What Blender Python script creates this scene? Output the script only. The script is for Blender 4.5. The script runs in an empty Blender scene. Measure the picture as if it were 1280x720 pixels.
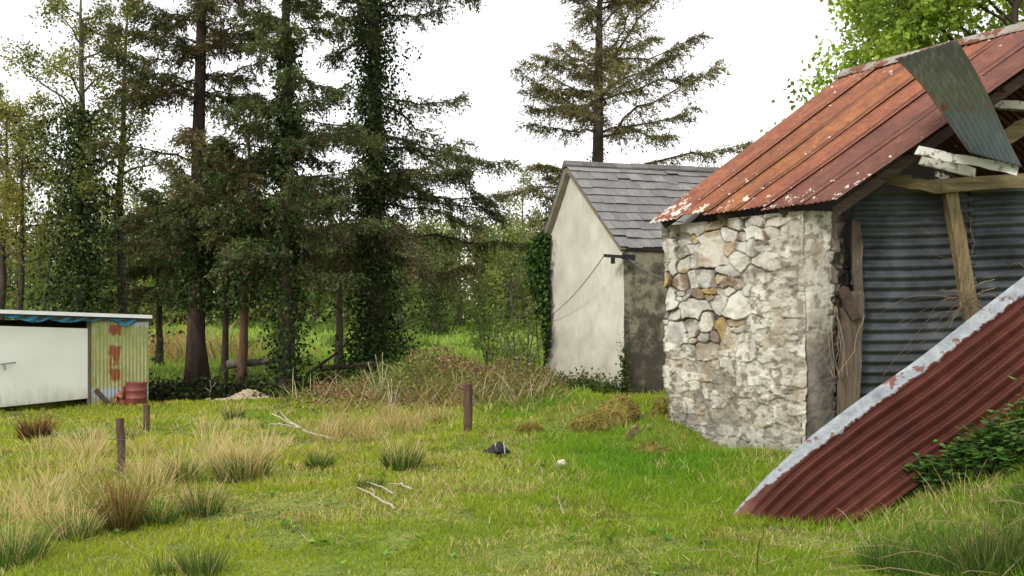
import bpy, math
import numpy as np
from mathutils import Vector

rng = np.random.default_rng(7)
scene = bpy.context.scene
COL = scene.collection
F_PX, HORIZON, EYE = 1100.0, 400.0, 1.7
A3 = lambda *v: np.array(v, dtype=np.float64)

# ------------------------------------------------------------------ noise
def _h(i, j, k):
    n = (i.astype(np.int64) * 374761393 + j.astype(np.int64) * 668265263 + k.astype(np.int64) * 1274126177) & 0xFFFFFFFF
    n = ((n ^ (n >> 13)) * 1274126177) & 0xFFFFFFFF
    n = n ^ (n >> 16)
    return (n & 0xFFFF) / 65535.0

def vnoise(p):
    p = np.asarray(p, dtype=np.float64)
    i = np.floor(p).astype(np.int64); f = p - i
    f = f * f * (3 - 2 * f)
    x, y, z = i[..., 0], i[..., 1], i[..., 2]
    fx, fy, fz = f[..., 0], f[..., 1], f[..., 2]
    r = 0
    for dx in (0, 1):
        for dy in (0, 1):
            for dz in (0, 1):
                w = (fx if dx else 1 - fx) * (fy if dy else 1 - fy) * (fz if dz else 1 - fz)
                r = r + w * _h(x + dx, y + dy, z + dz)
    return r

def fbm(p, o=4):
    p = np.asarray(p, dtype=np.float64)
    a, t, s = 0.5, 0, 0
    for k in range(o):
        t = t + a * vnoise(p * 2 ** k + 17.3 * k); s += a; a *= 0.5
    return t / s

def sst(a, b, x):
    t = np.clip((x - a) / (b - a), 0, 1)
    return t * t * (3 - 2 * t)

def lerp(a, b, t):
    return a + (b - a) * t

# ------------------------------------------------------------------ ground shape
def gauss(x, y, cx, cy, sx, sy):
    return np.exp(-((x - cx) / sx) ** 2 - ((y - cy) / sy) ** 2)

def ground(x, y):
    x = np.asarray(x, dtype=np.float64); y = np.asarray(y, dtype=np.float64)
    p = np.stack([x, y, 0 * x], -1)
    z = (fbm(p * 0.45, 3) - 0.5) * 0.16 * sst(3, 8, y) + (fbm(p * 2.3 + 40, 2) - 0.5) * 0.05
    z = z + 1.4 * sst(34, 62, y) + 5 * sst(80, 300, y)
    z = z - 0.16 * gauss(x, y, -9, 18, 4, 3)
    z = z + 1.85 * sst(2.5, 5.9, x) * (1 - sst(7.2, 9.0, y)) * sst(-1, 3, y)
    z = z + 0.25 * sst(3.8, 5.5, x) * sst(8, 9.5, y) * (1 - sst(14, 18, y))
    # ditch and bank beyond the near field
    m = 1 - sst(-3.6, -2.2, x)
    z = z - 0.5 * m * gauss(x, y, x, 21.0, 1, 0.9) + 0.0 * m
    # mounds at the foot of the walls
    z = z + 0.30 * gauss(x, y, 2.05, 12.2, 0.5, 0.6) + 0.30 * gauss(x, y, 1.6, 14.5, 0.6, 0.8) + 0.2 * gauss(x, y, 0.85, 14.3, 0.6, 0.7)
    z = z + 0.10 * gauss(x, y, 3.0, 10.6, 0.7, 0.4)
    return z

def gz(x, y):
    return float(ground(np.array([x]), np.array([y]))[0])

def P(px, py, Y):
    return A3((px - 640) / F_PX * Y, Y, EYE + (HORIZON - py) / F_PX * Y)

def GP(px, py):
    Ys = np.linspace(3, 95, 9000)
    X = (px - 640) / F_PX * Ys
    Z = EYE + (HORIZON - py) / F_PX * Ys
    hit = np.nonzero(Z <= ground(X, Ys))[0]
    i = hit[0] if len(hit) else len(Ys) - 1
    return A3(X[i], Ys[i], gz(X[i], Ys[i]))

# ------------------------------------------------------------------ mesh helpers
ROOT = {}

def props(o, label=None, cat=None, group=None, kind=None):
    if label: o['label'] = label
    if cat: o['category'] = cat
    if group: o['group'] = group
    if kind: o['kind'] = kind
    return o

def thing(name, label, cat, loc, group=None):
    o = bpy.data.objects.new(name, None)
    COL.objects.link(o)
    o.location = loc
    o.empty_display_size = 0.2
    ROOT[o.name] = A3(*loc)
    return props(o, label, cat, group)

class MB:
    def __init__(s):
        s.V, s.F, s.C, s.U, s.n = [], [], [], [], 0
    def add(s, V, faces, C=None, U=None):
        V = np.asarray(V, dtype=np.float64).reshape(-1, 3)
        for f in (faces if isinstance(faces, list) else [faces]):
            s.F.append(np.asarray(f, dtype=np.int64) + s.n)
        s.V.append(V)
        if C is None: C = A3(0.5, 0.5, 0.5)
        C = np.broadcast_to(np.asarray(C, dtype=np.float64), (len(V), 3))
        s.C.append(C)
        s.U.append(np.zeros((len(V), 2)) if U is None else np.asarray(U).reshape(-1, 2))
        s.n += len(V)
    def tube(s, pts, rad, sides=6, C=None, cap=True):
        pts = np.asarray(pts, dtype=np.float64); n = len(pts)
        rad = np.broadcast_to(np.asarray(rad, dtype=np.float64), (n,))
        T = np.gradient(pts, axis=0); T /= np.linalg.norm(T, axis=1, keepdims=True) + 1e-9
        m = np.abs(T.mean(0)); ref = np.eye(3)[np.argmin(m)]
        A = np.cross(T, ref); A /= np.linalg.norm(A, axis=1, keepdims=True) + 1e-9
        B = np.cross(T, A)
        a = np.linspace(0, 2 * np.pi, sides, endpoint=False)
        R = pts[:, None] + rad[:, None, None] * (np.cos(a)[None, :, None] * A[:, None] + np.sin(a)[None, :, None] * B[:, None])
        i, j = np.meshgrid(np.arange(n - 1), np.arange(sides), indexing='ij')
        i, j = i.ravel(), j.ravel(); k = (j + 1) % sides
        f = [np.stack([i * sides + j, i * sides + k, (i + 1) * sides + k, (i + 1) * sides + j], 1)]
        if cap:
            f.append(np.arange(sides)[::-1][None]); f.append((np.arange(sides) + (n - 1) * sides)[None])
        if C is not None and np.ndim(C) == 2: C = np.repeat(C, sides, 0)
        s.add(R.reshape(-1, 3), f, C)
    def box(s, c, ax, ay, az, C=None):
        """box from centre and three half-axis vectors"""
        c, ax, ay, az = (np.asarray(v, dtype=np.float64) for v in (c, ax, ay, az))
        V = [c + i * ax + j * ay + k * az for k in (-1, 1) for j in (-1, 1) for i in (-1, 1)]
        s.add(V, np.array([[0, 2, 3, 1], [4, 5, 7, 6], [0, 1, 5, 4], [2, 6, 7, 3], [0, 4, 6, 2], [1, 3, 7, 5]]), C)
    def beam(s, a, b, w, t, up=(0, 0, 1), C=None, nseg=1, wob=0):
        """plank from a to b, w across (along 'up'), t thick"""
        a, b = np.asarray(a, float), np.asarray(b, float)
        d = b - a; L = np.linalg.norm(d); d /= L
        u = np.asarray(up, float); u = u - d * u.dot(d); u /= np.linalg.norm(u)
        v = np.cross(d, u)
        n = max(nseg, 1) + 1
        V = []
        for q in range(n):
            t0 = q / (n - 1)
            jw = rng.normal(0, wob, (4, 3)) if wob else np.zeros((4, 3))
            if q in (0, n - 1) and wob: jw = jw + d * rng.normal(0, wob * 3, (4, 1))
            p = a + d * L * t0
            for q2, (e, g) in enumerate(((-1, -1), (1, -1), (1, 1), (-1, 1))):
                V.append(p + u * w / 2 * e + v * t / 2 * g + jw[q2])
        f = []
        for q in range(n - 1):
            for e in range(4):
                f.append([q * 4 + e, q * 4 + (e + 1) % 4, q * 4 + 4 + (e + 1) % 4, q * 4 + 4 + e])
        f = [np.array(f), np.array([[3, 2, 1, 0]]), np.array([[n * 4 - 4, n * 4 - 3, n * 4 - 2, n * 4 - 1]])]
        s.add(V, f, C)
    def grid(s, Pg, C=None, U=None, closed_u=False, flip=False):
        Pg = np.asarray(Pg); nu, nv = Pg.shape[:2]
        i, j = np.meshgrid(np.arange(nu if closed_u else nu - 1), np.arange(nv - 1), indexing='ij')
        i, j = i.ravel(), j.ravel(); k = (i + 1) % nu
        f = np.stack([i * nv + j, k * nv + j, k * nv + j + 1, i * nv + j + 1], 1)
        if flip: f = f[:, ::-1]
        s.add(Pg.reshape(-1, 3), f, None if C is None else np.asarray(C).reshape(-1, 3), U)
    def blades(s, base, d, side, L, W, bend, C0, C1, flat=False):
        """grass blades: 5 verts each, colour C0 at foot to C1 at tip"""
        N = len(base)
        L = np.broadcast_to(L, (N,))[:, None]; W = np.broadcast_to(W, (N,))[:, None]
        m = base + d * L * 0.55 + bend * L * 0.25
        t = base + d * L * 0.95 + bend * L
        V = np.stack([base - side * W / 2, base + side * W / 2, m + side * W * 0.4, m - side * W * 0.4, t], 1)
        C = np.stack([C0, C0, (C0 + C1) / 2, (C0 + C1) / 2, C1], 1)
        o = (np.arange(N) * 5)[:, None]
        s.add(V.reshape(-1, 3), [o + np.array([[0, 1, 2, 3]]), o + np.array([[3, 2, 4]])], C.reshape(-1, 3))
    def leaves(s, c, d, side, L, W, C, fold=0.0):
        """diamond leaves starting at c, pointing along d"""
        N = len(c)
        L = np.broadcast_to(L, (N,))[:, None]; W = np.broadcast_to(W, (N,))[:, None]
        nrm = np.cross(d, side)
        V = np.stack([c, c + d * L * 0.45 + side * W / 2 + nrm * fold * W, c + d * L, c + d * L * 0.45 - side * W / 2 + nrm * fold * W], 1)
        o = (np.arange(N) * 4)[:, None]
        s.add(V.reshape(-1, 3), o + np.array([[0, 1, 2, 3]]), np.repeat(C, 4, 0))
    def build(s, name, mat, parent=None, loc=None, smooth=False):
        V = np.concatenate(s.V); C = np.concatenate(s.C); U = np.concatenate(s.U)
        off = A3(0, 0, 0)
        if parent is not None: off = ROOT[parent.name]
        elif loc is not None: off = A3(*loc)
        me = bpy.data.meshes.new(name)
        me.vertices.add(len(V)); me.vertices.foreach_set('co', (V - off).astype(np.float32).ravel())
        tot = np.concatenate([np.full(len(f), f.shape[1]) for f in s.F])
        idx = np.concatenate([f.ravel() for f in s.F])
        me.loops.add(len(idx)); me.loops.foreach_set('vertex_index', idx.astype(np.int32))
        me.polygons.add(len(tot))
        st = np.concatenate([[0], np.cumsum(tot)[:-1]])
        me.polygons.foreach_set('loop_start', st.astype(np.int32))
        me.polygons.foreach_set('use_smooth', np.full(len(tot), bool(smooth)))
        me.update(calc_edges=True)
        a = me.attributes.new('Col', 'FLOAT_COLOR', 'POINT')
        a.data.foreach_set('color', np.concatenate([C, np.ones((len(C), 1))], 1).astype(np.float32).ravel())
        if any(np.any(u) for u in s.U):
            uv = me.uv_layers.new(name='UVMap')
            uv.data.foreach_set('uv', U[idx].astype(np.float32).ravel())
        me.materials.append(mat)
        o = bpy.data.objects.new(name, me)
        COL.objects.link(o)
        if parent is not None:
            o.parent = parent
        else:
            o.location = off
        ROOT[o.name] = off
        return o

def unit(v):
    return v / (np.linalg.norm(v, axis=-1, keepdims=True) + 1e-9)

def rdir(n, r=rng):
    return unit(r.normal(size=(n, 3)))

def perp(d, r=rng):
    return unit(np.cross(d, rdir(len(d), r)))

def palette(cols, n, r=rng, var=0.18, w=None):
    cols = np.asarray(cols, dtype=np.float64)
    c = cols[r.choice(len(cols), n, p=w)]
    return np.clip(c * (1 + r.normal(0, var, (n, 1))), 0.004, 0.9)

def solid(o, t, off=-1):
    m = o.modifiers.new('Solidify', 'SOLIDIFY'); m.thickness = t; m.offset = off
    return o

# ------------------------------------------------------------------ materials
class NT:
    def __init__(s, name):
        s.m = bpy.data.materials.new(name); s.m.use_nodes = True
        s.t = s.m.node_tree; s.t.nodes.clear()
        s.out = s.n('ShaderNodeOutputMaterial')
    def n(s, typ, **kw):
        nd = s.t.nodes.new(typ)
        for k, v in kw.items(): setattr(nd, k, v)
        return nd
    def link(s, a, b): s.t.links.new(a, b)
    def setv(s, sock, v):
        if isinstance(v, bpy.types.NodeSocket): s.link(v, sock)
        elif v is not None:
            if isinstance(v, (tuple, list)) and len(v) == 3 and sock.type == 'RGBA': v = (*v, 1)
            sock.default_value = v
    def coord(s, scale=None):
        c = s.n('ShaderNodeTexCoord').outputs['Object']
        if scale is None: return c
        m = s.n('ShaderNodeMapping'); m.inputs['Scale'].default_value = scale; s.link(c, m.inputs[0])
        return m.outputs[0]
    def noise(s, scale, detail=4, rough=0.55, vec=None, dist=0):
        k = s.n('ShaderNodeTexNoise')
        k.inputs['Scale'].default_value = scale; k.inputs['Detail'].default_value = detail
        k.inputs['Roughness'].default_value = rough; k.inputs['Distortion'].default_value = dist
        s.link(vec if vec is not None else s.coord(), k.inputs['Vector'])
        return k.outputs['Fac']
    def ramp(s, fac, stops, interp='LINEAR'):
        r = s.n('ShaderNodeValToRGB'); r.color_ramp.interpolation = interp
        e = r.color_ramp.elements
        while len(e) < len(stops): e.new(0.5)
        for q, (p, c) in enumerate(stops):
            e[q].position = p
            e[q].color = (c, c, c, 1) if not isinstance(c, (tuple, list)) else (*c, 1)
        s.link(fac, r.inputs[0])
        return r.outputs[0]
    def mix(s, fac, a, b, mode='MIX'):
        k = s.n('ShaderNodeMix', data_type='RGBA', blend_type=mode)
        s.setv(k.inputs[0], fac); s.setv(k.inputs[6], a); s.setv(k.inputs[7], b)
        return k.outputs[2]
    def math(s, op, a, b=None, clamp=False):
        k = s.n('ShaderNodeMath', operation=op, use_clamp=clamp)
        s.setv(k.inputs[0], a)
        if b is not None: s.setv(k.inputs[1], b)
        return k.outputs[0]
    def uv(s):
        u = s.n('ShaderNodeUVMap'); x = s.n('ShaderNodeSeparateXYZ'); s.link(u.outputs[0], x.inputs[0])
        return x.outputs[0], x.outputs[1]
    def attr(s):
        a = s.n('ShaderNodeAttribute'); a.attribute_name = 'Col'
        return a.outputs['Color']
    def finish(s, color, rough=0.85, bump=None, bstr=0.3, bdist=0.01, metal=0.0, spec=0.3):
        b = s.n('ShaderNodeBsdfPrincipled')
        s.setv(b.inputs['Base Color'], color); s.setv(b.inputs['Roughness'], rough)
        s.setv(b.inputs['Metallic'], metal); b.inputs['Specular IOR Level'].default_value = spec
        if bump is not None:
            k = s.n('ShaderNodeBump'); k.inputs['Strength'].default_value = bstr; k.inputs['Distance'].default_value = bdist
            s.link(bump, k.inputs['Height']); s.link(k.outputs[0], b.inputs['Normal'])
        s.link(b.outputs[0], s.out.inputs[0])
        return s.m

def m_leaf(name, trans=0.35, gloss=0.25, rough=0.6):
    k = NT(name); c = k.attr()
    b = k.n('ShaderNodeBsdfPrincipled'); k.link(c, b.inputs['Base Color'])
    b.inputs['Roughness'].default_value = rough; b.inputs['Specular IOR Level'].default_value = gloss
    t = k.n('ShaderNodeBsdfTranslucent'); k.link(k.mix(1.0, c, (1.0, 1.0, 0.6), 'MULTIPLY'), t.inputs[0])
    mx = k.n('ShaderNodeMixShader'); mx.inputs[0].default_value = trans
    k.link(b.outputs[0], mx.inputs[1]); k.link(t.outputs[0], mx.inputs[2]); k.link(mx.outputs[0], k.out.inputs[0])
    return k.m

M = {}
M['leaf'] = m_leaf('leaf', 0.42, 0.12, 0.7)
M['needle'] = m_leaf('needle', 0.25, 0.06, 0.8)
M['ivy'] = m_leaf('ivy_leaf', 0.12, 0.12, 0.65)
M['blade'] = m_leaf('blade', 0.45, 0.1, 0.7)

def m_attr(name, rough=0.9, nscale=60, amt=0.35, bstr=0.5, bdist=0.006):
    k = NT(name); n = k.noise(nscale, 5, 0.65)
    c = k.mix(amt, k.attr(), k.ramp(n, [(0.3, 0.25), (0.7, 1.0)]), 'MULTIPLY')
    return k.finish(c, rough, n, bstr, bdist)
M['stone'] = m_attr('rubble_stone', 0.92, 55, 0.35, 0.7, 0.008)
M['attr'] = m_attr('mottled', 0.85, 30, 0.3, 0.4, 0.004)
def m_slate():
    k = NT('weathered_slate'); n = k.noise(25, 5, 0.65); l = k.noise(5.5, 6, 0.75); d = k.noise(2.2, 5, 0.7)
    c = k.mix(0.4, k.attr(), k.ramp(n, [(0.3, 0.3), (0.7, 1.0)]), 'MULTIPLY')
    c = k.mix(k.ramp(d, [(0.4, 0.4), (0.6, 0.0)]), c, (0.1, 0.092, 0.082))
    c = k.mix(k.ramp(l, [(0.6, 0.0), (0.68, 0.65)]), c, (0.33, 0.33, 0.29))
    c = k.mix(k.ramp(l, [(0.28, 0.6), (0.36, 0.0)]), c, (0.1, 0.1, 0.05))
    return k.finish(c, 0.7, n, 0.4, 0.005)
M['slate'] = m_slate()

def m_bark(name, c0, c1, sc=9):
    k = NT(name); n = k.noise(sc, 6, 0.65, k.coord((1, 1, 0.25)))
    return k.finish(k.ramp(n, [(0.3, c0), (0.7, c1)]), 0.95, n, 0.9, 0.03)
M['bark'] = m_bark('bark_dark', (0.02, 0.015, 0.011), (0.085, 0.062, 0.046))
M['bark_red'] = m_bark('bark_red_brown', (0.04, 0.022, 0.013), (0.15, 0.085, 0.05))
M['bark_redfoot'] = m_bark('bark_dull_red_brown', (0.018, 0.012, 0.009), (0.07, 0.044, 0.032))
M['bark_grey'] = m_bark('bark_grey', (0.05, 0.042, 0.033), (0.16, 0.14, 0.11))

def m_ground():
    k = NT('field_soil_and_moss')
    a = k.noise(0.35, 5, 0.6); b = k.noise(2.2, 6, 0.65); c = k.noise(28, 4, 0.7)
    col = k.ramp(b, [(0.25, (0.07, 0.1, 0.015)), (0.5, (0.17, 0.235, 0.03)), (0.75, (0.27, 0.29, 0.055))])
    col = k.mix(k.ramp(a, [(0.5, 0.0), (0.72, 0.6)]), col, (0.26, 0.21, 0.085))
    col = k.mix(k.ramp(c, [(0.35, 0.6), (0.5, 0.0)]), col, (0.045, 0.04, 0.018))
    return k.finish(col, 0.95, c, 0.8, 0.03)
M['ground'] = m_ground()

def m_wood(name, c0, c1, c2, along='X', sc=6):
    k = NT(name)
    s = {'X': (0.12, 1, 1), 'Z': (1, 1, 0.12)}[along]
    n = k.noise(sc * 4, 6, 0.7, k.coord(s), 0.4); w = k.noise(1.7, 3)
    c = k.ramp(n, [(0.25, c0), (0.5, c1), (0.75, c2)])
    c = k.mix(k.ramp(w, [(0.45, 0.0), (0.7, 0.45)]), c, c0)
    return k.finish(c, 0.9, n, 0.6, 0.008)
M['wood_yellow'] = m_wood('weathered_yellow_timber', (0.06, 0.045, 0.022), (0.18, 0.14, 0.07), (0.29, 0.24, 0.135), 'X')
M['wood_post'] = m_wood('weathered_post_timber', (0.06, 0.043, 0.02), (0.2, 0.15, 0.075), (0.31, 0.25, 0.14), 'Z')
M['wood_grey'] = m_wood('grey_brown_board', (0.04, 0.03, 0.02), (0.11, 0.085, 0.06), (0.18, 0.145, 0.105), 'Z')
M['wood_fence'] = m_wood('fence_post_timber', (0.03, 0.018, 0.012), (0.1, 0.06, 0.042), (0.17, 0.12, 0.09), 'Z')
M['wood_dark'] = m_wood('dark_roof_timber', (0.025, 0.016, 0.012), (0.07, 0.045, 0.035), (0.12, 0.08, 0.06), 'X')
def m_whiteboard():
    k = NT('flaking_white_board')
    n = k.noise(40, 6, 0.7, k.coord((0.15, 1, 1))); f = k.noise(9, 5, 0.7)
    c = k.ramp(n, [(0.3, (0.12, 0.09, 0.07)), (0.6, (0.3, 0.25, 0.2))])
    c = k.mix(k.ramp(f, [(0.42, 0.0), (0.5, 1.0)]), c, (0.68, 0.66, 0.62))
    return k.finish(c, 0.85, f, 0.5, 0.01)
M['white_board'] = m_whiteboard()
M['stick'] = m_bark('bleached_stick', (0.28, 0.23, 0.15), (0.6, 0.54, 0.4), 20)

SEAM1 = [0.155, 0.325, 0.49, 0.655, 0.83, 1.0]
def m_roof(seed, c0, c1, c2, flake=0.5, eave=1.0):
    k = NT('rusted_painted_roof_sheet')
    u, v = k.uv()
    co = k.coord(); mp = k.n('ShaderNodeMapping'); mp.inputs['Location'].default_value = (seed * 3.1, seed * 1.7, 0); k.link(co, mp.inputs[0]); vec = mp.outputs[0]
    a = k.noise(2.3, 7, 0.7, vec); b = k.noise(11, 6, 0.7, vec); g = k.noise(60, 4, 0.7, vec); fl = k.noise(7, 6, 0.68, vec)
    c = k.ramp(a, [(0.3, c0), (0.5, c1), (0.7, c2)])
    c = k.mix(k.ramp(b, [(0.45, 0.0), (0.7, 0.55)]), c, (0.10, 0.035, 0.022))
    c = k.mix(k.ramp(g, [(0.5, 0.0), (0.75, 0.3)]), c, (0.38, 0.15, 0.07))
    sm_ = k.ramp(k.math('ABSOLUTE', k.math('SUBTRACT', u, SEAM1[seed - 1])), [(0.0, 0.85), (0.006, 0.6), (0.016, 0.0)])
    c = k.mix(sm_, c, (0.05, 0.022, 0.016))
    # old white paint left in flakes, most along the eave and the ridge
    e = k.ramp(v, [(0.0, 0.13 * eave), (0.1, 0.075 * eave), (0.25, 0.02), (0.8, 0.0), (0.97, 0.09), (1.0, 0.12)])
    f = k.math('ADD', fl, e)
    f = k.ramp(f, [(0.685 - 0.012 * flake, 0.0), (0.70 - 0.012 * flake, 1.0)])
    c = k.mix(f, c, (0.56, 0.52, 0.47))
    return k.finish(c, k.ramp(b, [(0.3, 0.55), (0.7, 0.85)]), g, 0.3, 0.004, spec=0.35)
ROOFM = [m_roof(1, (0.15, 0.055, 0.032), (0.25, 0.085, 0.042), (0.34, 0.13, 0.065), 1.2, 1.5),
         m_roof(2, (0.14, 0.053, 0.032), (0.24, 0.085, 0.038), (0.33, 0.122, 0.05), 0.2, 1.1),
         m_roof(3, (0.15, 0.056, 0.03), (0.27, 0.098, 0.038), (0.37, 0.145, 0.055), 0.2, 0.9),
         m_roof(4, (0.15, 0.053, 0.033), (0.25, 0.083, 0.042), (0.34, 0.12, 0.055), 0.3, 0.7),
         m_roof(5, (0.10, 0.04, 0.032), (0.16, 0.06, 0.043), (0.23, 0.083, 0.05), 0.2, 0.8),
         m_roof(6, (0.09, 0.036, 0.029), (0.15, 0.056, 0.04), (0.22, 0.083, 0.05), 0.1, 0.9)]

def m_lean():
    k = NT('maroon_sheet_with_bare_zinc_edge')
    u, v = k.uv()
    a = k.noise(2.0, 6, 0.65); b = k.noise(14, 5, 0.7); g = k.noise(3.3, 6, 0.7)
    c = k.ramp(a, [(0.3, (0.045, 0.013, 0.010)), (0.55, (0.08, 0.023, 0.016)), (0.75, (0.14, 0.047, 0.03))])
    c = k.mix(k.ramp(b, [(0.5, 0.0), (0.75, 0.4)]), c, (0.08, 0.025, 0.02))
    c = k.mix(k.ramp(k.math('ADD', u, k.math('MULTIPLY', k.noise(20, 4), 0.05)), [(0.03, 0.8), (0.12, 0.0)]), c, (0.26, 0.12, 0.08))
    edge = k.math('ADD', v, k.math('MULTIPLY', k.math('SUBTRACT', b, 0.5), 0.12))
    edge = k.math('ADD', edge, k.math('MULTIPLY', k.math('SUBTRACT', a, 0.5), 0.06))
    edge = k.math('ADD', edge, k.ramp(u, [(0.0, 0.16), (0.07, 0.085), (0.16, 0.03), (0.3, 0.0)]))
    z = k.ramp(edge, [(0.128, 1.0), (0.138, 0.0)])
    zc = k.ramp(k.noise(9, 5, 0.7), [(0.3, (0.17, 0.19, 0.21)), (0.7, (0.36, 0.385, 0.405))])
    # rust blotches through the zinc
    r = k.ramp(k.math('ADD', k.noise(6.5, 5, 0.6), 0.0), [(0.585, 0.0), (0.625, 0.9)])
    zc = k.mix(r, zc, (0.15, 0.045, 0.028))
    zc = k.mix(k.ramp(k.noise(38, 4, 0.7), [(0.58, 0.0), (0.68, 0.6)]), zc, (0.2, 0.1, 0.07))
    st = k.n('ShaderNodeCombineXYZ'); k.link(k.math('MULTIPLY', u, 3.0), st.inputs[0]); k.link(k.math('MULTIPLY', v, 26.0), st.inputs[1])
    stn = k.noise(1.0, 5, 0.7, st.outputs[0])
    c = k.mix(k.ramp(stn, [(0.5, 0.0), (0.72, 0.35)]), c, (0.19, 0.08, 0.05))
    c = k.mix(k.ramp(stn, [(0.28, 0.4), (0.42, 0.0)]), c, (0.04, 0.014, 0.012))
    nl = k.n('ShaderNodeTexVoronoi'); nl.inputs['Scale'].default_value = 1.0; nv_ = k.n('ShaderNodeCombineXYZ')
    k.link(k.math('MULTIPLY', u, 7.0), nv_.inputs[0]); k.link(k.math('MULTIPLY', v, 4.4), nv_.inputs[1]); k.link(nv_.outputs[0], nl.inputs['Vector']); nl.inputs['Randomness'].default_value = 0.35
    c = k.mix(k.ramp(nl.outputs['Distance'], [(0.03, 0.9), (0.05, 0.0)]), c, (0.02, 0.012, 0.01))
    return k.finish(k.mix(z, c, zc), 0.6, b, 0.2, 0.006, spec=0.15)
M['lean'] = m_lean()

def m_zinc(name, dark, mid, light, rust=0.0, rough=0.5, tint=None, spec=0.4, stretch=None):
    k = NT(name)
    a = k.noise(1.8, 6, 0.65, k.coord(stretch) if stretch else None); b = k.noise(12, 5, 0.7); s = k.noise(5, 5, 0.6)
    c = k.ramp(a, [(0.3, dark), (0.5, mid), (0.72, light)])
    c = k.mix(0.25, c, k.ramp(b, [(0.3, 0.4), (0.7, 1.0)]), 'MULTIPLY')
    if tint: c = k.mix(k.ramp(s, [(0.45, 0.0), (0.65, 0.6)]), c, tint)
    if rust: c = k.mix(k.ramp(k.noise(3.1, 6, 0.7), [(0.62 - rust * 0.1, 0.0), (0.66 - rust * 0.1, 1.0)]), c, (0.17, 0.06, 0.03))
    return k.finish(c, rough, b, 0.15, 0.004, metal=0.15, spec=spec)
M['zinc_dark'] = m_zinc('dull_galvanised_sheet', (0.028, 0.03, 0.032), (0.07, 0.076, 0.082), (0.14, 0.15, 0.158), 0, 0.6, None, 0.25)
M['zinc_green'] = m_zinc('green_grey_weathered_sheet', (0.075, 0.085, 0.068), (0.13, 0.15, 0.125), (0.2, 0.23, 0.22), 0.0, 0.6, (0.13, 0.13, 0.065))
M['cap'] = m_zinc('ridge_capping_metal', (0.16, 0.12, 0.1), (0.3, 0.26, 0.23), (0.42, 0.38, 0.34), 1.3, 0.7)

def m_shed_sheet():
    k = NT('yellow_green_painted_sheet')
    u, v = k.uv()
    b = k.noise(14, 5, 0.7, k.coord((1, 1, 0.25))); a = k.noise(2.5, 5)
    c = k.ramp(a, [(0.3, (0.27, 0.29, 0.085)), (0.7, (0.4, 0.41, 0.15))])
    c = k.mix(k.ramp(b, [(0.45, 0.0), (0.62, 0.7)]), c, (0.42, 0.43, 0.3))
    # bare zinc foot
    foot = k.ramp(k.math('ADD', v, k.math('MULTIPLY', k.math('SUBTRACT', b, 0.5), 0.3)), [(0.2, 1.0), (0.24, 0.0)])
    foot = k.math('MULTIPLY', foot, k.ramp(k.math('ADD', v, k.math('MULTIPLY', k.math('SUBTRACT', a, 0.5), 0.15)), [(0.1, 0.0), (0.14, 1.0)]))
    c = k.mix(foot, c, (0.42, 0.47, 0.52))
    top = k.math('MULTIPLY', k.ramp(u, [(0.74, 0.0), (0.76, 1.0)]), k.ramp(k.math('ADD', v, k.math('MULTIPLY', k.math('SUBTRACT', b, 0.5), 0.25)), [(0.9, 0.0), (0.92, 1.0)]))
    c = k.mix(top, c, (0.5, 0.53, 0.58))
    # three rust blotches down one sheet
    col = k.ramp(k.math('ABSOLUTE', k.math('SUBTRACT', u, 0.405)), [(0.08, 1.0), (0.125, 0.0)])
    def blot(v0, h): return k.ramp(k.math('ABSOLUTE', k.math('SUBTRACT', v, v0)), [(h * 0.5, 1.0), (h, 0.0)])
    bl = k.math('MAXIMUM', k.math('MAXIMUM', blot(0.87, 0.08), blot(0.64, 0.08)), k.math('MAXIMUM', blot(0.38, 0.1), k.math('MULTIPLY', blot(0.54, 0.12), 0.75)))
    rr = k.math('ADD', k.math('MULTIPLY', k.math('MULTIPLY', col, bl), 0.8), k.math('MULTIPLY', k.math('SUBTRACT', k.noise(22, 4, 0.7, k.coord((1, 1, 0.2))), 0.5), 2.7))
    c = k.mix(k.ramp(rr, [(0.45, 0.0), (0.55, 1.0)]), c, (0.27, 0.09, 0.04))
    return k.finish(c, 0.6, b, 0.15, 0.004, spec=0.3)
M['shed_sheet'] = m_shed_sheet()

def m_plaster(name, c0, c1, stain, sz0, sz1, amt):
    k = NT(name)
    co = k.n('ShaderNodeTexCoord').outputs['Object']; x = k.n('ShaderNodeSeparateXYZ'); k.link(co, x.inputs[0])
    a = k.noise(1.3, 6, 0.62); b = k.noise(7, 6, 0.7, k.coord((1, 1, 0.45))); g = k.noise(45, 4, 0.7)
    c = k.ramp(a, [(0.3, c0), (0.7, c1)])
    c = k.mix(k.ramp(b, [(0.5, 0.0), (0.75, 0.35)]), c, (0.33, 0.3, 0.25))
    c = k.mix(k.ramp(b, [(0.3, 0.3), (0.45, 0.0)]), c, (0.7, 0.68, 0.6))
    h = k.math('ADD', x.outputs[2], k.math('MULTIPLY', k.math('SUBTRACT', a, 0.5), 3.0))
    h = k.math('ADD', h, k.math('MULTIPLY', k.math('SUBTRACT', b, 0.5), 1.6))
    mr = k.n('ShaderNodeMapRange'); mr.inputs[1].default_value = sz0; mr.inputs[2].default_value = sz1
    mr.inputs[3].default_value = amt; mr.inputs[4].default_value = 0; k.link(h, mr.inputs[0])
    c = k.mix(mr.outputs[0], c, stain)
    return k.finish(c, 0.92, g, 0.45, 0.008)
M['plaster'] = m_plaster('cream_render', (0.50, 0.475, 0.395), (0.68, 0.65, 0.56), (0.34, 0.305, 0.235), -0.2, 1.4, 0.75)
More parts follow.
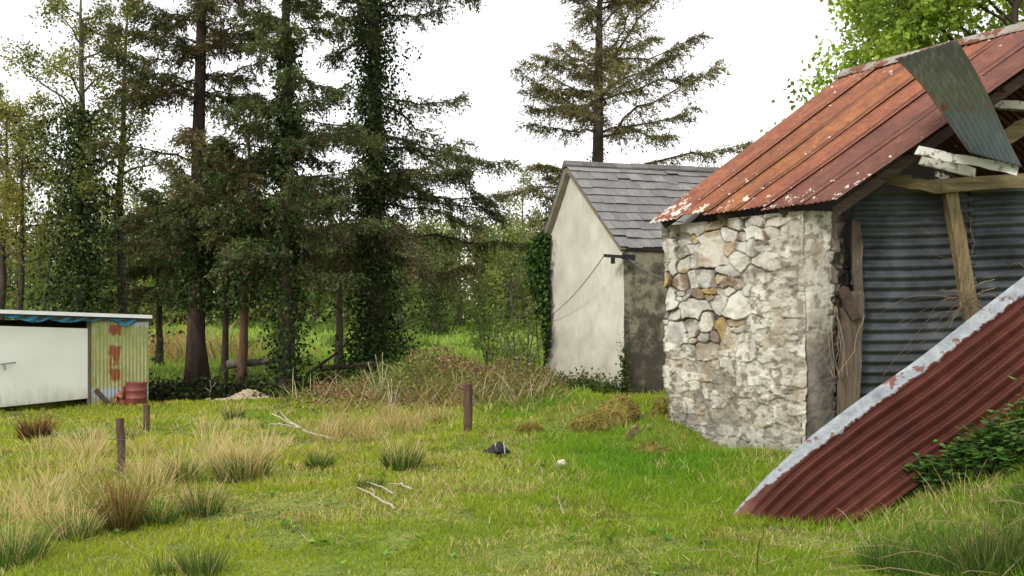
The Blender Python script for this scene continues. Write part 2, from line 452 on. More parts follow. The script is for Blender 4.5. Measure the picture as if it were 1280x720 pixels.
def m_side_render():  # side wall's shade is put into the darker base colour, plus dirt blotches
    k = NT('shade_toned_dirty_render'); co = k.n('ShaderNodeTexCoord').outputs['Object']; x = k.n('ShaderNodeSeparateXYZ'); k.link(co, x.inputs[0])
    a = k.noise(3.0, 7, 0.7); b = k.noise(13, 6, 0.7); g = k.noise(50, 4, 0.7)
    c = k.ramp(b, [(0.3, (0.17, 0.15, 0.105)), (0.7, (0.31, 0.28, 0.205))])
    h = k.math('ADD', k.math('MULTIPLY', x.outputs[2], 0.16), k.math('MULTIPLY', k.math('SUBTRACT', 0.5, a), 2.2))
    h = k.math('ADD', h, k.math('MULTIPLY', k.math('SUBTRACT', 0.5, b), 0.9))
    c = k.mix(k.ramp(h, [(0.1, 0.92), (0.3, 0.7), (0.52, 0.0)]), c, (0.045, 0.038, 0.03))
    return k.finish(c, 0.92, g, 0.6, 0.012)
M['plaster_shade_dirt'] = m_side_render() if True else m_plaster('shade_darkened_render', (0.13, 0.115, 0.08), (0.25, 0.225, 0.165), (0.022, 0.02, 0.016), 1.2, 2.9, 0.93)

def m_simple(name, c, rough=0.7, var=0.3, sc=8, spec=0.3, bstr=0.2):
    k = NT(name); n = k.noise(sc, 5, 0.65)
    lo = tuple(x * (1 - var) for x in c); hi = tuple(min(1, x * (1 + var * 0.6)) for x in c)
    return k.finish(k.ramp(n, [(0.3, lo), (0.7, hi)]), rough, n, bstr, 0.005, spec=spec)
def m_door():
    k = NT('off_white_painted_door'); co_ = k.n('ShaderNodeTexCoord').outputs['Object']; x = k.n('ShaderNodeSeparateXYZ'); k.link(co_, x.inputs[0])
    a = k.noise(1.4, 5); b = k.noise(9, 6, 0.7, k.coord((1, 1, 0.3))); g = k.noise(40, 4)
    c = k.ramp(a, [(0.3, (0.70, 0.71, 0.65)), (0.7, (0.79, 0.80, 0.745))])
    h = k.math('ADD', x.outputs[2], k.math('MULTIPLY', k.math('SUBTRACT', b, 0.5), 0.9))
    c = k.mix(k.ramp(h, [(0.05, 0.75), (0.3, 0.3), (0.55, 0.0)]), c, (0.33, 0.31, 0.23))
    c = k.mix(k.ramp(b, [(0.62, 0.0), (0.75, 0.3)]), c, (0.45, 0.4, 0.3))
    return k.finish(c, 0.65, g, 0.15, 0.003)
M['door_white'] = m_door() if True else m_simple('off_white_painted_board', (0.78, 0.79, 0.73), 0.6, 0.07, 1.2)
M['white_trim'] = m_simple('white_roof_edge', (0.78, 0.79, 0.79), 0.5, 0.08, 5)
M['tarp'] = m_simple('blue_plastic_tarpaulin', (0.03, 0.2, 0.36), 0.35, 0.4, 6, 0.5)
M['barrel'] = m_zinc('faded_red_barrel', (0.14, 0.04, 0.035), (0.24, 0.06, 0.052), (0.31, 0.11, 0.095), 0.6, 0.6)
M['brick'] = m_simple('terracotta', (0.32, 0.12, 0.075), 0.9, 0.35, 14)
M['black'] = m_simple('black_plastic', (0.012, 0.012, 0.014), 0.45, 0.4, 12)
M['dark'] = m_simple('dark_old_wall', (0.06, 0.052, 0.045), 0.95, 0.5, 5)
M['metal'] = m_simple('bare_metal', (0.3, 0.3, 0.3), 0.4, 0.3, 20)
M['wire'] = m_simple('grey_wire', (0.12, 0.12, 0.12), 0.6, 0.2, 20)
M['strap'] = m_simple('pale_strap', (0.3, 0.3, 0.3), 0.6, 0.2, 20)
M['verge'] = m_simple('beige_painted_verge', (0.23, 0.2, 0.15), 0.85, 0.3, 4)

# ------------------------------------------------------------------ camera, light, world
cam = bpy.data.cameras.new('camera'); co = bpy.data.objects.new('camera', cam); COL.objects.link(co)
cam.sensor_width = 36; cam.lens = 36 * F_PX / 1280; cam.shift_y = (HORIZON - 360) / 1280
co.location = (0, 0, EYE); co.rotation_euler = (math.radians(90), 0, 0)
cam.clip_start = 0.05; cam.clip_end = 3000
scene.camera = co

SUN_EL, SUN_AZ = 36, 218          # azimuth clockwise from +Y: behind the camera, to the left
sd = bpy.data.lights.new('sun', 'SUN'); so = bpy.data.objects.new('sun', sd); COL.objects.link(so)
sd.energy = 1.5; sd.angle = math.radians(12); sd.color = (1.0, 0.96, 0.9)
e, a_ = math.radians(SUN_EL), math.radians(SUN_AZ)
tosun = Vector((math.sin(a_) * math.cos(e), math.cos(a_) * math.cos(e), math.sin(e)))
so.rotation_euler = tosun.to_track_quat('Z', 'Y').to_euler(); so.location = (0, 0, 30)

w = bpy.data.worlds.new('World'); scene.world = w; w.use_nodes = True
nt = w.node_tree; nt.nodes.clear()
out = nt.nodes.new('ShaderNodeOutputWorld'); bg = nt.nodes.new('ShaderNodeBackground'); bg.inputs[1].default_value = 0.1
sky = nt.nodes.new('ShaderNodeTexSky'); sky.sky_type = 'NISHITA'; sky.sun_disc = False
sky.sun_elevation = e; sky.sun_rotation = a_
tc = nt.nodes.new('ShaderNodeTexCoord'); mp = nt.nodes.new('ShaderNodeMapping'); mp.inputs['Scale'].default_value = (1, 1, 2.5)
nz = nt.nodes.new('ShaderNodeTexNoise'); nz.inputs['Scale'].default_value = 2.2; nz.inputs['Detail'].default_value = 5
rp = nt.nodes.new('ShaderNodeValToRGB')
rp.color_ramp.elements[0].position = 0.3; rp.color_ramp.elements[0].color = (9.0, 9.0, 8.9, 1)
rp.color_ramp.elements[1].position = 0.7; rp.color_ramp.elements[1].color = (11.4, 11.3, 11.1, 1)
mx = nt.nodes.new('ShaderNodeMix'); mx.data_type = 'RGBA'; mx.inputs[0].default_value = 0.9
L_ = nt.links.new
L_(tc.outputs['Generated'], mp.inputs[0]); L_(mp.outputs[0], nz.inputs['Vector']); L_(nz.outputs['Fac'], rp.inputs[0])
L_(sky.outputs[0], mx.inputs[6]); L_(rp.outputs[0], mx.inputs[7]); L_(mx.outputs[2], bg.inputs[0]); L_(bg.outputs[0], out.inputs[0])
vs = scene.view_settings
vs.view_transform = 'Standard'; vs.look = 'None'; vs.exposure = 0.62; vs.gamma = 1; vs.use_curve_mapping = False
scene.render.film_transparent = False
scene.cycles.max_bounces = 6; scene.cycles.transparent_max_bounces = 4

# ------------------------------------------------------------------ ground sheet
def build_ground():
    def axis(a, b, fine0, fine1, step, grow):
        v = list(np.arange(fine0, fine1, step))
        s = step; x = fine0
        lo = []
        while x > a: s *= grow; x -= s; lo.append(x)
        s = step; x = v[-1]; hi = []
        while x < b: s *= grow; x += s; hi.append(x)
        return np.array(lo[::-1] + v + hi)
    xs = axis(-900, 900, -9, 5, 0.09, 1.12); ys = axis(-300, 1500, 3.5, 16, 0.09, 1.035)
    X, Y = np.meshgrid(xs, ys, indexing='ij')
    Z = ground(X.ravel(), Y.ravel()).reshape(X.shape)
    b = MB(); b.grid(np.stack([X, Y, Z], -1))
    props(b.build('field', M['ground'], smooth=True), kind='structure')
build_ground()

# ------------------------------------------------------------------ grass
def tone(x, y):
    p = np.stack([x, y, 0 * x], -1)
    return fbm(p * 0.5 + 3, 3), fbm(p * 1.7 + 9, 3), fbm(p * 5 + 31, 2)

def dry_mask(x, y):
    px = x / y * F_PX + 640
    m = gauss(x, y, -4.3, 9.5, 2.6, 2.2) + 0.9 * gauss(x, y, -1.9, 14.0, 1.7, 2.2) + 0.8 * gauss(x, y, -7.5, 11, 3, 2.2) + 0.7 * gauss(x, y, -3, 16.5, 2.5, 1.2)
    return np.clip(m, 0, 1)

def make_grass():
    r = np.random.default_rng(11)
    b = MB()
    bands = [(4.2, 6.5, 80000, 0.0055, 0.085), (6.5, 9, 80000, 0.007, 0.095), (9, 13, 75000, 0.010, 0.11), (13, 20.3, 60000, 0.017, 0.13), (20, 34, 32000, 0.04, 0.2), (34, 63, 30000, 0.09, 0.32)]
    for y0, y1, N, wd, ln in bands:
        y = np.sqrt(r.uniform(y0 ** 2, y1 ** 2, N))
        N = int(N * (1.35 if y0 < 9 else 1.12 if y0 < 20 else 1)); y = np.sqrt(r.uniform(y0 ** 2, y1 ** 2, N)); x = r.uniform(-1, 1, N) * (0.63 * y + (2.2 if y0 < 9 else 1.5 if y0 < 20 else 1))
        keep = np.ones(N, bool)
        far = y0 >= 20
        if not far:
            keep &= ~((x > 4.0) & (y > 9.5))
            keep &= ~((x > 2.6) & (y > 11.2) & (y < 13.5) & (x < 5))
        x, y = x[keep], y[keep]; N = len(x)
        n1, n2, n3 = tone(x, y)
        z = ground(x, y)
        lush = np.clip(gauss(x, y, 1.6, 10.5, 2.0, 2.8) + gauss(x, y, 1.0, 17, 2, 3) + 0.7 * sst(2.2, 3.0, x) * (1 - sst(8, 9, y)), 0, 1)
        dry = 0.38 * dry_mask(x, y) * sst(0.36, 0.6, n2) if not far else 0 * x
        L = ln * 0.62 * (0.45 + 1.1 * r.random(N)) * (0.45 + 1.1 * n2) * (1 + 0.9 * lush + 1.1 * dry) * (1.6 if far else 1)
        L = np.maximum(L, 0.028)
        az = r.uniform(0, 2 * np.pi, N)
        sp = r.uniform(0.05, 0.55, N)
        d = unit(np.stack([np.cos(az) * sp, np.sin(az) * sp, np.ones(N)], -1))
        az2 = r.uniform(0, 2 * np.pi, N)
        side = np.stack([np.cos(az2), np.sin(az2), 0 * az], -1)
        bend = np.stack([np.cos(az), np.sin(az), -0.3 * np.ones(N)], -1) * r.uniform(0.05, 0.5, N)[:, None]
        green = lerp(A3(0.235, 0.34, 0.022), A3(0.50, 0.51, 0.045), np.clip((n1 - 0.3) * 2.2, 0, 1)[:, None])
        green = lerp(green, A3(0.10, 0.285, 0.022), (0.9 * lush)[:, None])
        mat = sst(0.56, 0.66, fbm(np.stack([x * 0.9, y * 0.9, 0 * x + 5], -1), 4)) * (1 - 0.6 * lush) * (1 - dry)
        soil = sst(0.62, 0.68, fbm(np.stack([x * 2.4, y * 2.4, 0 * x + 25], -1), 3)) * (1 - lush)
        straw = A3(0.66, 0.54, 0.26); brown = A3(0.22, 0.15, 0.065)
        pd = np.clip(0.07 + 0.5 * dry + 0.15 * (n2 > 0.58) + 0.38 * mat - 0.1 * lush, 0, 0.8)
        q = r.random(N)
        c = np.where((q < pd * 0.75)[:, None], straw, np.where((q < pd)[:, None], brown, green))
        L = L * (1 - 0.6 * soil) * (1 - 0.3 * mat); c = np.where((r.random(N) < 0.6 * soil)[:, None], A3(0.13, 0.09, 0.045), c)
        gold = np.clip(gauss(x, y, 1.35, 14.1, 0.9, 0.75) + 0.6 * gauss(x, y, 2.0, 11.8, 0.35, 0.4), 0, 1) * (n3 + 0.35)
        c = np.where((r.random(N) < 0.85 * gold)[:, None], lerp(A3(0.4, 0.3, 0.08), A3(0.26, 0.27, 0.06), r.random((N, 1))), c)
        if far:
            tuss = fbm(np.stack([x * 0.35, y * 0.16, 0 * x], -1) + 71, 3)
            c = lerp(A3(0.24, 0.42, 0.06), A3(0.38, 0.52, 0.11), r.random((N, 1)))
            c = np.where((tuss > 0.57)[:, None], lerp(A3(0.10, 0.17, 0.035), A3(0.2, 0.27, 0.06), r.random((N, 1))), c)
            reed = gauss(x, y, -14.5, 38, 4.5, 5) + 0.35 * gauss(x, y, -1, 33, 4, 5)
            c = np.where((r.random(N) < reed)[:, None], A3(0.42, 0.31, 0.14), c)
            L = L * np.where(tuss > 0.57, 1.5, 0.8) * (1 + 1.8 * np.clip(reed, 0, 1))
            # the ditch and its bank grow darker undergrowth instead
            inb = (x < -3) & (y < 24); L = np.where(inb, L * 0.4, L)
        c = np.clip(c * (1 + r.normal(0, 0.16, (N, 1))), 0.01, 0.8)
        base = np.stack([x, y, z - 0.01], -1)
        b.blades(base, d, side, L, wd * (0.6 + 0.8 * r.random(N)), bend, c * 0.85, c * 1.1)
    n = 6000; y = np.sqrt(r.uniform(4.3 ** 2, 14 ** 2, n)); x = r.uniform(-0.62, 0.5, n) * y; k = ~((x > 2.3) & (y > 7)); x, y = x[k], y[k]; n = len(x)
    pt = fbm(np.stack([x * 0.8, y * 0.8, 0 * x + 55], -1), 3); k = r.random(n) < sst(0.4, 0.62, pt); x, y = x[k], y[k]; n = len(x)
    a = r.uniform(0, 6.283, n); d = unit(np.stack([np.cos(a), np.sin(a), r.uniform(0.0, 0.35, n)], -1)); base = np.stack([x, y, ground(x, y) + r.uniform(0.015, 0.05, n)], -1)
    C = palette([(0.62, 0.52, 0.3), (0.4, 0.29, 0.14), (0.2, 0.13, 0.06)], n, r, 0.2)
    b.blades(base, d, np.stack([-np.sin(a), np.cos(a), 0 * a], -1), r.uniform(0.06, 0.2, n), 0.005 * (0.6 + y / 9), r.normal(0, 0.15, (n, 3)), C, C)
    for q in range(110):
        y0 = math.sqrt(r.uniform(4.5 ** 2, 12 ** 2)); x0 = r.uniform(-0.5, 0.25) * y0; m = int(r.integers(6, 12)); a = r.uniform(0, 6.283, m)
        d = unit(np.stack([np.cos(a), np.sin(a), r.uniform(0.3, 0.9, m)], -1)); L = r.uniform(0.035, 0.075, m)
        base = np.tile(A3(x0, y0, gz(x0, y0) + 0.02), (m, 1)); C = palette([(0.15, 0.32, 0.04), (0.24, 0.4, 0.07), (0.12, 0.24, 0.04)], m, r, 0.2)
        b.leaves(base, d, np.stack([-np.sin(a), np.cos(a), 0 * a], -1), L, L * 0.55, C, 0.1)
    props(b.build('grass', M['blade']), 'short yellow green grass with straw blades covering the field', 'grass', kind='stuff')
make_grass()

def rush_blades(b, x, y, n, h, r, spread=0.16, green=(0.06, 0.12, 0.025), tip=(0.6, 0.48, 0.3), dry=0.35, wd=0.007, fan=0.45):
    a = r.uniform(0, 2 * np.pi, n); rr = spread * np.sqrt(r.random(n))
    bx, by = x + rr * np.cos(a), y + rr * np.sin(a)
    base = np.stack([bx, by, ground(bx, by) - 0.02], -1)
    a2 = a + r.normal(0, 0.6, n); sp = (rr / spread) * fan * r.uniform(0.4, 1.4, n)
    d = unit(np.stack([np.cos(a2) * sp, np.sin(a2) * sp, np.ones(n)], -1))
    side = np.stack([-np.sin(a2), np.cos(a2), 0 * a], -1); az = r.uniform(0, 6.28, n)
    side = np.stack([np.cos(az), np.sin(az), 0 * az], -1)
    bend = np.stack([np.cos(a2), np.sin(a2), -0.4 * np.ones(n)], -1) * (r.uniform(0.0, 0.3, n) + (r.random(n) < 0.16) * r.uniform(0.2, 0.8, n))[:, None]
    L = h * r.uniform(0.5, 1.1, n)
    g = np.asarray(green) * (1 + r.normal(0, 0.25, (n, 1))); t = np.asarray(tip) * (1 + r.normal(0, 0.2, (n, 1)))
    isdry = (r.random(n) < dry)[:, None]; L = np.where(isdry[:, 0], L, L * 0.72)
    C0 = np.clip(np.where(isdry, lerp(g, t, 0.6), g * 0.9), 0.01, 0.8)
    C1 = np.clip(np.where(isdry, t, lerp(g, t, 0.08)), 0.01, 0.8)
    b.blades(base, d, side, L, wd, bend, C0, C1)

def rushes():
    r = np.random.default_rng(21)
    G = 'rush clumps in the field'
    spec = [  # px, py, blades, height, spread, dry, label
        (45, 553, 420, 0.60, 0.22, 0.75, 'dark rush clump with reddish brown tips in front of the white shed door', (0.03, 0.045, 0.015), (0.26, 0.12, 0.06)),
        (302, 600, 620, 0.66, 0.32, 0.6, 'largest rush clump, dark green below with straw tips, left of the forked white branch', None, None),
        (225, 602, 300, 0.55, 0.2, 0.6, 'straw topped rush clump just left of the largest clump', None, None),
        (400, 586, 300, 0.42, 0.17, 0.15, 'short dark green rush clump under the thick end of the forked white branch', None, None),
        (502, 586, 460, 0.55, 0.24, 0.3, 'dense green rush clump at the right end of the tall straw grass', None, None),
        (250, 642, 380, 0.5, 0.2, 0.35, 'green rush clump in front of the largest clump, open field to its right', None, None),
        (195, 655, 330, 0.45, 0.19, 0.3, 'green rush clump between the straw grass and the open field, below the leftmost post', None, None),
        (152, 662, 340, 0.72, 0.16, 0.75, 'tall leaning brown rush clump growing at the foot of the leftmost fence post', (0.06, 0.08, 0.02), (0.28, 0.17, 0.07)),
        (95, 672, 320, 0.45, 0.2, 0.4, 'dark green rush clump among the straw grass at the lower left', None, None),
        (12, 705, 520, 0.5, 0.28, 0.3, 'dark rush clump cut by the left edge of the view, nearest the lower left corner', None, None),
        (252, 722, 240, 0.44, 0.17, 0.1, 'upright fresh green rush clump near the bottom edge, with open grass round it', (0.07, 0.14, 0.03), None),
        (208, 722, 120, 0.36, 0.12, 0.1, 'thin sparse green rush clump near the bottom edge', (0.07, 0.14, 0.03), None),
        (463, 612, 150, 0.3, 0.15, 0.1, 'small low green rush clump just above the pale twigs in the open grass', (0.06, 0.13, 0.03), None),
        (292, 525, 220, 0.5, 0.2, 0.4, 'rush clump standing at the far edge of the field in front of the chip pile', None, None),
        (160, 550, 120, 0.35, 0.14, 0.3, 'small rush clump just behind the leftmost fence post', None, None),
        (108, 553, 150, 0.35, 0.16, 0.35, 'low rush clump between the shed door and the leftmost fence post', None, None),
        (1120, 715, 460, 0.4, 0.3, 0.15, 'long bladed dark green rush clump at the bottom right below the maroon sheet', (0.05, 0.12, 0.02), (0.2, 0.24, 0.07)),
        (1235, 715, 620, 0.52, 0.3, 0.3, 'tall dark rush clump filling the bottom right corner', (0.045, 0.1, 0.02), (0.24, 0.2, 0.08)),
    ]
    for px, py, n, h, sp, dry, lab, g, t in spec:
        p = GP(px, min(py, 719)); b = MB()
        near = max(p[1] / 9.0, 0.55)
        rush_blades(b, p[0], p[1], n, h * 0.88, r, sp * 0.72, g or (0.065, 0.16, 0.022), t or (0.76, 0.53, 0.30), dry * 0.75, 0.0075 * near)
        props(b.build('rush_clump', M['blade'], loc=p), lab, 'rush clump', G)
    # the tall straw grass that no one could count
    b = MB(); r = np.random.default_rng(22)
    areas = [(25, 600, 60, 30, 26), (70, 630, 70, 25, 30), (15, 650, 40, 20, 12), (120, 590, 50, 25, 26), (180, 600, 50, 22, 22), (255, 570, 60, 20, 26), (310, 575, 40, 20, 20),
             (200, 570, 60, 14, 16), (430, 540, 40, 22, 34), (470, 545, 40, 24, 34), (520, 535, 35, 20, 22), (390, 545, 30, 20, 12), (350, 560, 25, 16, 8),
             (1180, 640, 60, 15, 6), (560, 515, 30, 12, 12), (290, 545, 80, 12, 16), (60, 565, 60, 12, 10)]
    for cx, cy, sx, sy, k in areas:
        for _ in range(int(k * 0.28)):
            p = GP(cx + r.normal(0, sx * 0.6), np.clip(cy + r.normal(0, sy * 0.6), 500, 718))
            s = p[1] / 9.0
            rush_blades(b, p[0], p[1], int(r.integers(35, 80)), r.uniform(0.24, 0.52), r, r.uniform(0.08, 0.2), (0.18, 0.27, 0.04), (0.82, 0.59, 0.35) if cx < 380 else (0.64, 0.44, 0.26), 0.72, 0.0065 * max(s, 0.8), 0.7)
    props(b.build('dead_grass', M['blade']), 'tall straw coloured dead grass between the rush clumps', 'dead grass', kind='stuff')
rushes()

# ------------------------------------------------------------------ trees
def bez(p0, d0, L, rise, n=8, wob=0.05, r=rng):
    t = np.linspace(0, 1, n)[:, None]
    pts = p0 + d0 * L * t
    pts[:, 2] += (rise[0] * t[:, 0] + rise[1] * t[:, 0] ** 2 + rise[2] * t[:, 0] ** 3) * L
    w_ = np.cumsum(r.normal(0, wob * L / n, (n, 3)), 0); w_[0] = 0
    return pts + w_

def ivy_on(b, pts, rad, n, r, size=0.085, cols=((0.018, 0.032, 0.008), (0.036, 0.06, 0.014), (0.07, 0.1, 0.026)), bushy=1.0, w=(0.4, 0.42, 0.18)):
    pts = np.asarray(pts); k = r.integers(0, len(pts) - 1, n); t = r.random(n)[:, None]
    c = pts[k] * (1 - t) + pts[k + 1] * t
    rd = (np.asarray(rad)[k] * (1 - t[:, 0]) + np.asarray(rad)[k + 1] * t[:, 0])
    clump = 0.4 + 1.4 * fbm(c * 1.3 + 5, 2)
    a = r.uniform(0, 2 * np.pi, n)
    lump = 0.5 + vnoise(np.stack([np.cos(a) * 1.3 + 7, np.sin(a) * 1.3, c[:, 2] * 1.6], -1))
    off = rd * 1.05 + np.clip(np.abs(r.normal(0, 0.13, n)), 0, 0.26) * bushy * clump * lump * 1.6
    o = np.stack([np.cos(a), np.sin(a), 0 * a], -1)
    p = c + o * off[:, None]
    d = unit(o * 0.5 + r.normal(0, 0.5, (n, 3)) + A3(0, 0, -0.7))
    s = unit(np.cross(d, o + r.normal(0, 0.4, (n, 3))))
    L = size * r.uniform(0.45, 1.35, n)
    b.leaves(p, d, s, L, L * 0.85, palette(cols, n, r, 0.25, w), 0.12)

def spruce(label, px, Y, height, r0, z_lo, z_hi, Lfun, seed, nb=70, dens=1.0, lean=0.0, cols=None, w=None, ivy=None, name='spruce_tree', group=None, bark='bark', card=0.115, az_bias=None, hang=0.5, bare=0, tilt=(0.25, -0.35, 0.25), wid=1.0, twigL=1.0):
    r = np.random.default_rng(seed)
    x0 = (px - 640) / F_PX * Y; z0 = gz(x0, Y)
    root = thing(name, label, 'tree', (x0, Y, z0), group)
    n = 14; zz = np.linspace(0, 1, n)
    tp = np.stack([x0 + lean * zz * height + np.cumsum(r.normal(0, 0.02, n)), Y + np.cumsum(r.normal(0, 0.02, n)), z0 - 0.1 + zz * height], -1)
    rad = r0 * (1 - zz) ** 0.85 * (1 + 0.55 * np.exp(-zz * height / 0.5)) + 0.015
    b = MB(); b.tube(tp, rad, 10); b.build('trunk', M[bark], root, smooth=True)
    cols = cols if cols is not None else [(0.03, 0.042, 0.016), (0.055, 0.07, 0.026), (0.1, 0.105, 0.042), (0.085, 0.062, 0.036)]
    w = w or [0.34, 0.36, 0.16, 0.14]
    lb, cb = MB(), MB()
    zs = np.sort(r.uniform(z_lo, z_hi, nb))
    Lc, Dc, Sc, Cc, LL = [], [], [], [], []
    nb_hue = palette(cols, nb, r, 0.18, w)
    for q, z in enumerate(zs):
        t = (z - z_lo) / (z_hi - z_lo)
        az = q * 2.399 + r.normal(0, 0.5)
        if az_bias is not None and r.random() < 0.45: az = r.choice(az_bias) + r.normal(0, 0.5)
        L = Lfun(z, az) * r.uniform(0.65, 1.12)
        i = np.interp(z, tp[:, 2] - z0, np.arange(n)); i0 = int(min(i, n - 2))
        p0 = tp[i0] + (tp[i0 + 1] - tp[i0]) * (i - i0)
        d0 = A3(np.cos(az), np.sin(az), 0)
        up = tilt[0] * (0.5 + t) + r.normal(0, 0.17)
        pts = bez(p0, d0, L, (up, tilt[1] * (1.2 - 0.5 * t) * r.uniform(0.6, 1.4), tilt[2] * r.uniform(0.3, 1.6)), 9, 0.22, r)
        br = np.linspace(0.012 + 0.011 * L, 0.006, 9)
        lb.tube(pts, br, 5, cap=False)
        if q < bare: continue
        m = int(20 * L * dens) + 5
        tt = np.clip(r.beta(1.5, 1.0, m), 0.12, 1.0)
        base = np.stack([np.interp(tt, np.linspace(0, 1, 9), pts[:, e_]) for e_ in range(3)], -1)
        sgn = r.choice([-1, 1], m)
        side = np.stack([-d0[1] * sgn, d0[0] * sgn, 0 * sgn], -1)
        td = unit(side * 0.75 + d0 * r.uniform(0.2, 0.9, m)[:, None] + A3(0, 0, -1) * r.uniform(0.0, hang * 1.3, m)[:, None] + r.normal(0, 0.2, (m, 3)))
        tl = (0.22 + 0.42 * (1 - np.abs(tt - 0.45)) * min(L / 2.5, 1.2)) * r.uniform(0.5, 1.25, m) * twigL
        hue = lerp(palette(cols, m, r, 0.22, w), nb_hue[q], 0.5) * (1.75 if Y < 33 else 1.45)
        hue = lerp(hue, hue * A3(1.35, 1.4, 1.25), (r.random(m) < 0.3)[:, None] * 1.0)
        dead = r.random(m) < 0.12; td = np.where(dead[:, None], unit(td + A3(0, 0, -1.1)), td); hue = np.where(dead[:, None], hue * 0.3 + A3(0.07, 0.052, 0.032), hue)
        for e_ in range(m):
            if e_ % 4 == 0:
                lb.tube(np.stack([base[e_], base[e_] + td[e_] * tl[e_] * 0.55 - A3(0, 0, 0.02), base[e_] + td[e_] * tl[e_] - A3(0, 0, 0.06)]), [0.006, 0.005, 0.003], 3, cap=False)
        k = 20
        s_ = r.random((m, k)); cen = base[:, None] + td[:, None] * (tl[:, None] * s_)[..., None]
        cen = cen + r.normal(0, 0.03, cen.shape); cen[..., 2] -= 0.09 * s_ ** 2
        dd = unit(td[:, None] + r.normal(0, 0.55, (m, k, 3)) + A3(0, 0, -0.15))
        Lc.append(cen.reshape(-1, 3)); Dc.append(dd.reshape(-1, 3)); Cc.append(np.repeat(hue, k, 0))
        LL.append((card * r.uniform(0.6, 1.3, (m, k))).ravel())
    lb.build('limbs', M[bark], root)
    c = np.concatenate(Lc); d = np.concatenate(Dc); L = np.concatenate(LL); C = np.concatenate(Cc)
    C = np.clip(C * (1 + r.normal(0, 0.18, (len(C), 1))), 0.004, 0.5)
    cb.leaves(c, d, perp(d, r), L, L * 0.30 * wid, C)
    cb.build('crown', M['needle'], root)
    if ivy:
        ib = MB(); zt, num, bush = ivy[:3]; zb_ = ivy[3] if len(ivy) > 3 else 0
        tq = np.stack([np.interp(np.linspace(zb_, zt, 20), tp[:, 2] - z0, tp[:, e_]) for e_ in range(3)], -1)
        rq = np.interp(np.linspace(zb_, zt, 20), tp[:, 2] - z0, rad)
        ivy_on(ib, tq, rq, num, r, 0.1, bushy=bush)
        ib.build('ivy', M['ivy'], root)
    return root

SPR = 'conifers behind the ditch'
# spruce with bare red-brown trunk
spruce('tall spruce with a bare thick red-brown trunk foot, nearest the barrel and shed', 248, 23.5, 17, 0.24, 3.1, 15.5, lambda z, a: (2.3 if z < 5 else 2.5 - 0.10 * (z - 5)), 101, nb=84, dens=1.4, lean=0.006, bark='bark_redfoot', group=SPR,
       cols=[(0.03, 0.04, 0.017), (0.055, 0.062, 0.028), (0.09, 0.09, 0.04), (0.095, 0.062, 0.036)], w=[0.3, 0.32, 0.16, 0.22], ivy=(5.0, 2600, 1.6, 2.0))
spruce('spruce with a slim ivy covered trunk, third of the conifers from the shed', 355, 21.5, 15.5, 0.2, 3.0, 14.5, lambda z, a: 1.9 - 0.06 * max(z - 4, 0), 102, nb=70, dens=1.4, group=SPR,
       cols=[(0.03, 0.042, 0.018), (0.055, 0.07, 0.03), (0.1, 0.11, 0.05), (0.08, 0.062, 0.035)], ivy=(9.0, 6000, 0.75))
spruce('spruce with a thick dark ivy column and long drooping branches, nearest the plastered outbuilding', 470, 25, 18, 0.3, 3.6, 16.5, lambda z, a: (3.9 if np.cos(a) > 0 else 2.5) * (1.0 - 0.035 * max(z - 4.5, 0)), 103, nb=62, dens=1.25, group=SPR, tilt=(0.16, -0.42, 0.27), az_bias=[0.0, 0.3, 3.1],
       cols=[(0.03, 0.042, 0.018), (0.055, 0.068, 0.028), (0.1, 0.105, 0.045), (0.075, 0.055, 0.036)], ivy=(12.0, 15000, 1.7))
spruce('lone olive spruce rising behind the slate roof of the plastered outbuilding', 743, 36, 19, 0.36, 6.2, 18.0, lambda z, a: (5.6 if np.cos(a) > 0 else 3.6) * (1.0 - 0.060 * max(z - 8, 0)), 104, nb=62, dens=1.3, lean=0.012, group=SPR, tilt=(0.5, -0.25, 0.2), az_bias=[0.0, 0.25, 3.14],
       cols=[(0.07, 0.068, 0.032), (0.12, 0.11, 0.05), (0.18, 0.16, 0.072), (0.13, 0.095, 0.06)], card=0.13, wid=1.0, hang=0.25, twigL=1.35, ivy=(8.6, 900, 0.6))
spruce('young spruce with leaning red-brown stem, just left of the slim ivy covered spruce', 301, 22.3, 7.5, 0.11, 2.9, 7.2, lambda z, a: 1.5 - 0.05 * max(z - 4, 0), 105, nb=20, dens=1.1, lean=0.02, bark='bark_red', group=SPR, ivy=(4.6, 1700, 1.3, 2.0))
spruce('young spruce with the thinnest dark stem, close behind the red-brown trunk', 279, 25, 6.5, 0.09, 2.9, 6.2, lambda z, a: 1.5, 106, nb=20, dens=1.1, lean=0.02, group=SPR)
spruce('brown half dead spruce in shade behind the two ivy covered spruces', 425, 31, 6.2, 0.14, 3.0, 5.9, lambda z, a: 2.6 - 0.15 * max(z - 3, 0), 107, nb=36, dens=1.2, group=SPR, cols=[(0.04, 0.04, 0.02), (0.075, 0.06, 0.03), (0.09, 0.06, 0.036)], w=[0.4, 0.35, 0.25])
spruce('bushy dark spruce standing behind the corner of the corrugated shed', 196, 32, 6.5, 0.12, 2.4, 6.2, lambda z, a: 2.6 - 0.2 * z, 108, nb=50, dens=1.3, group=SPR)

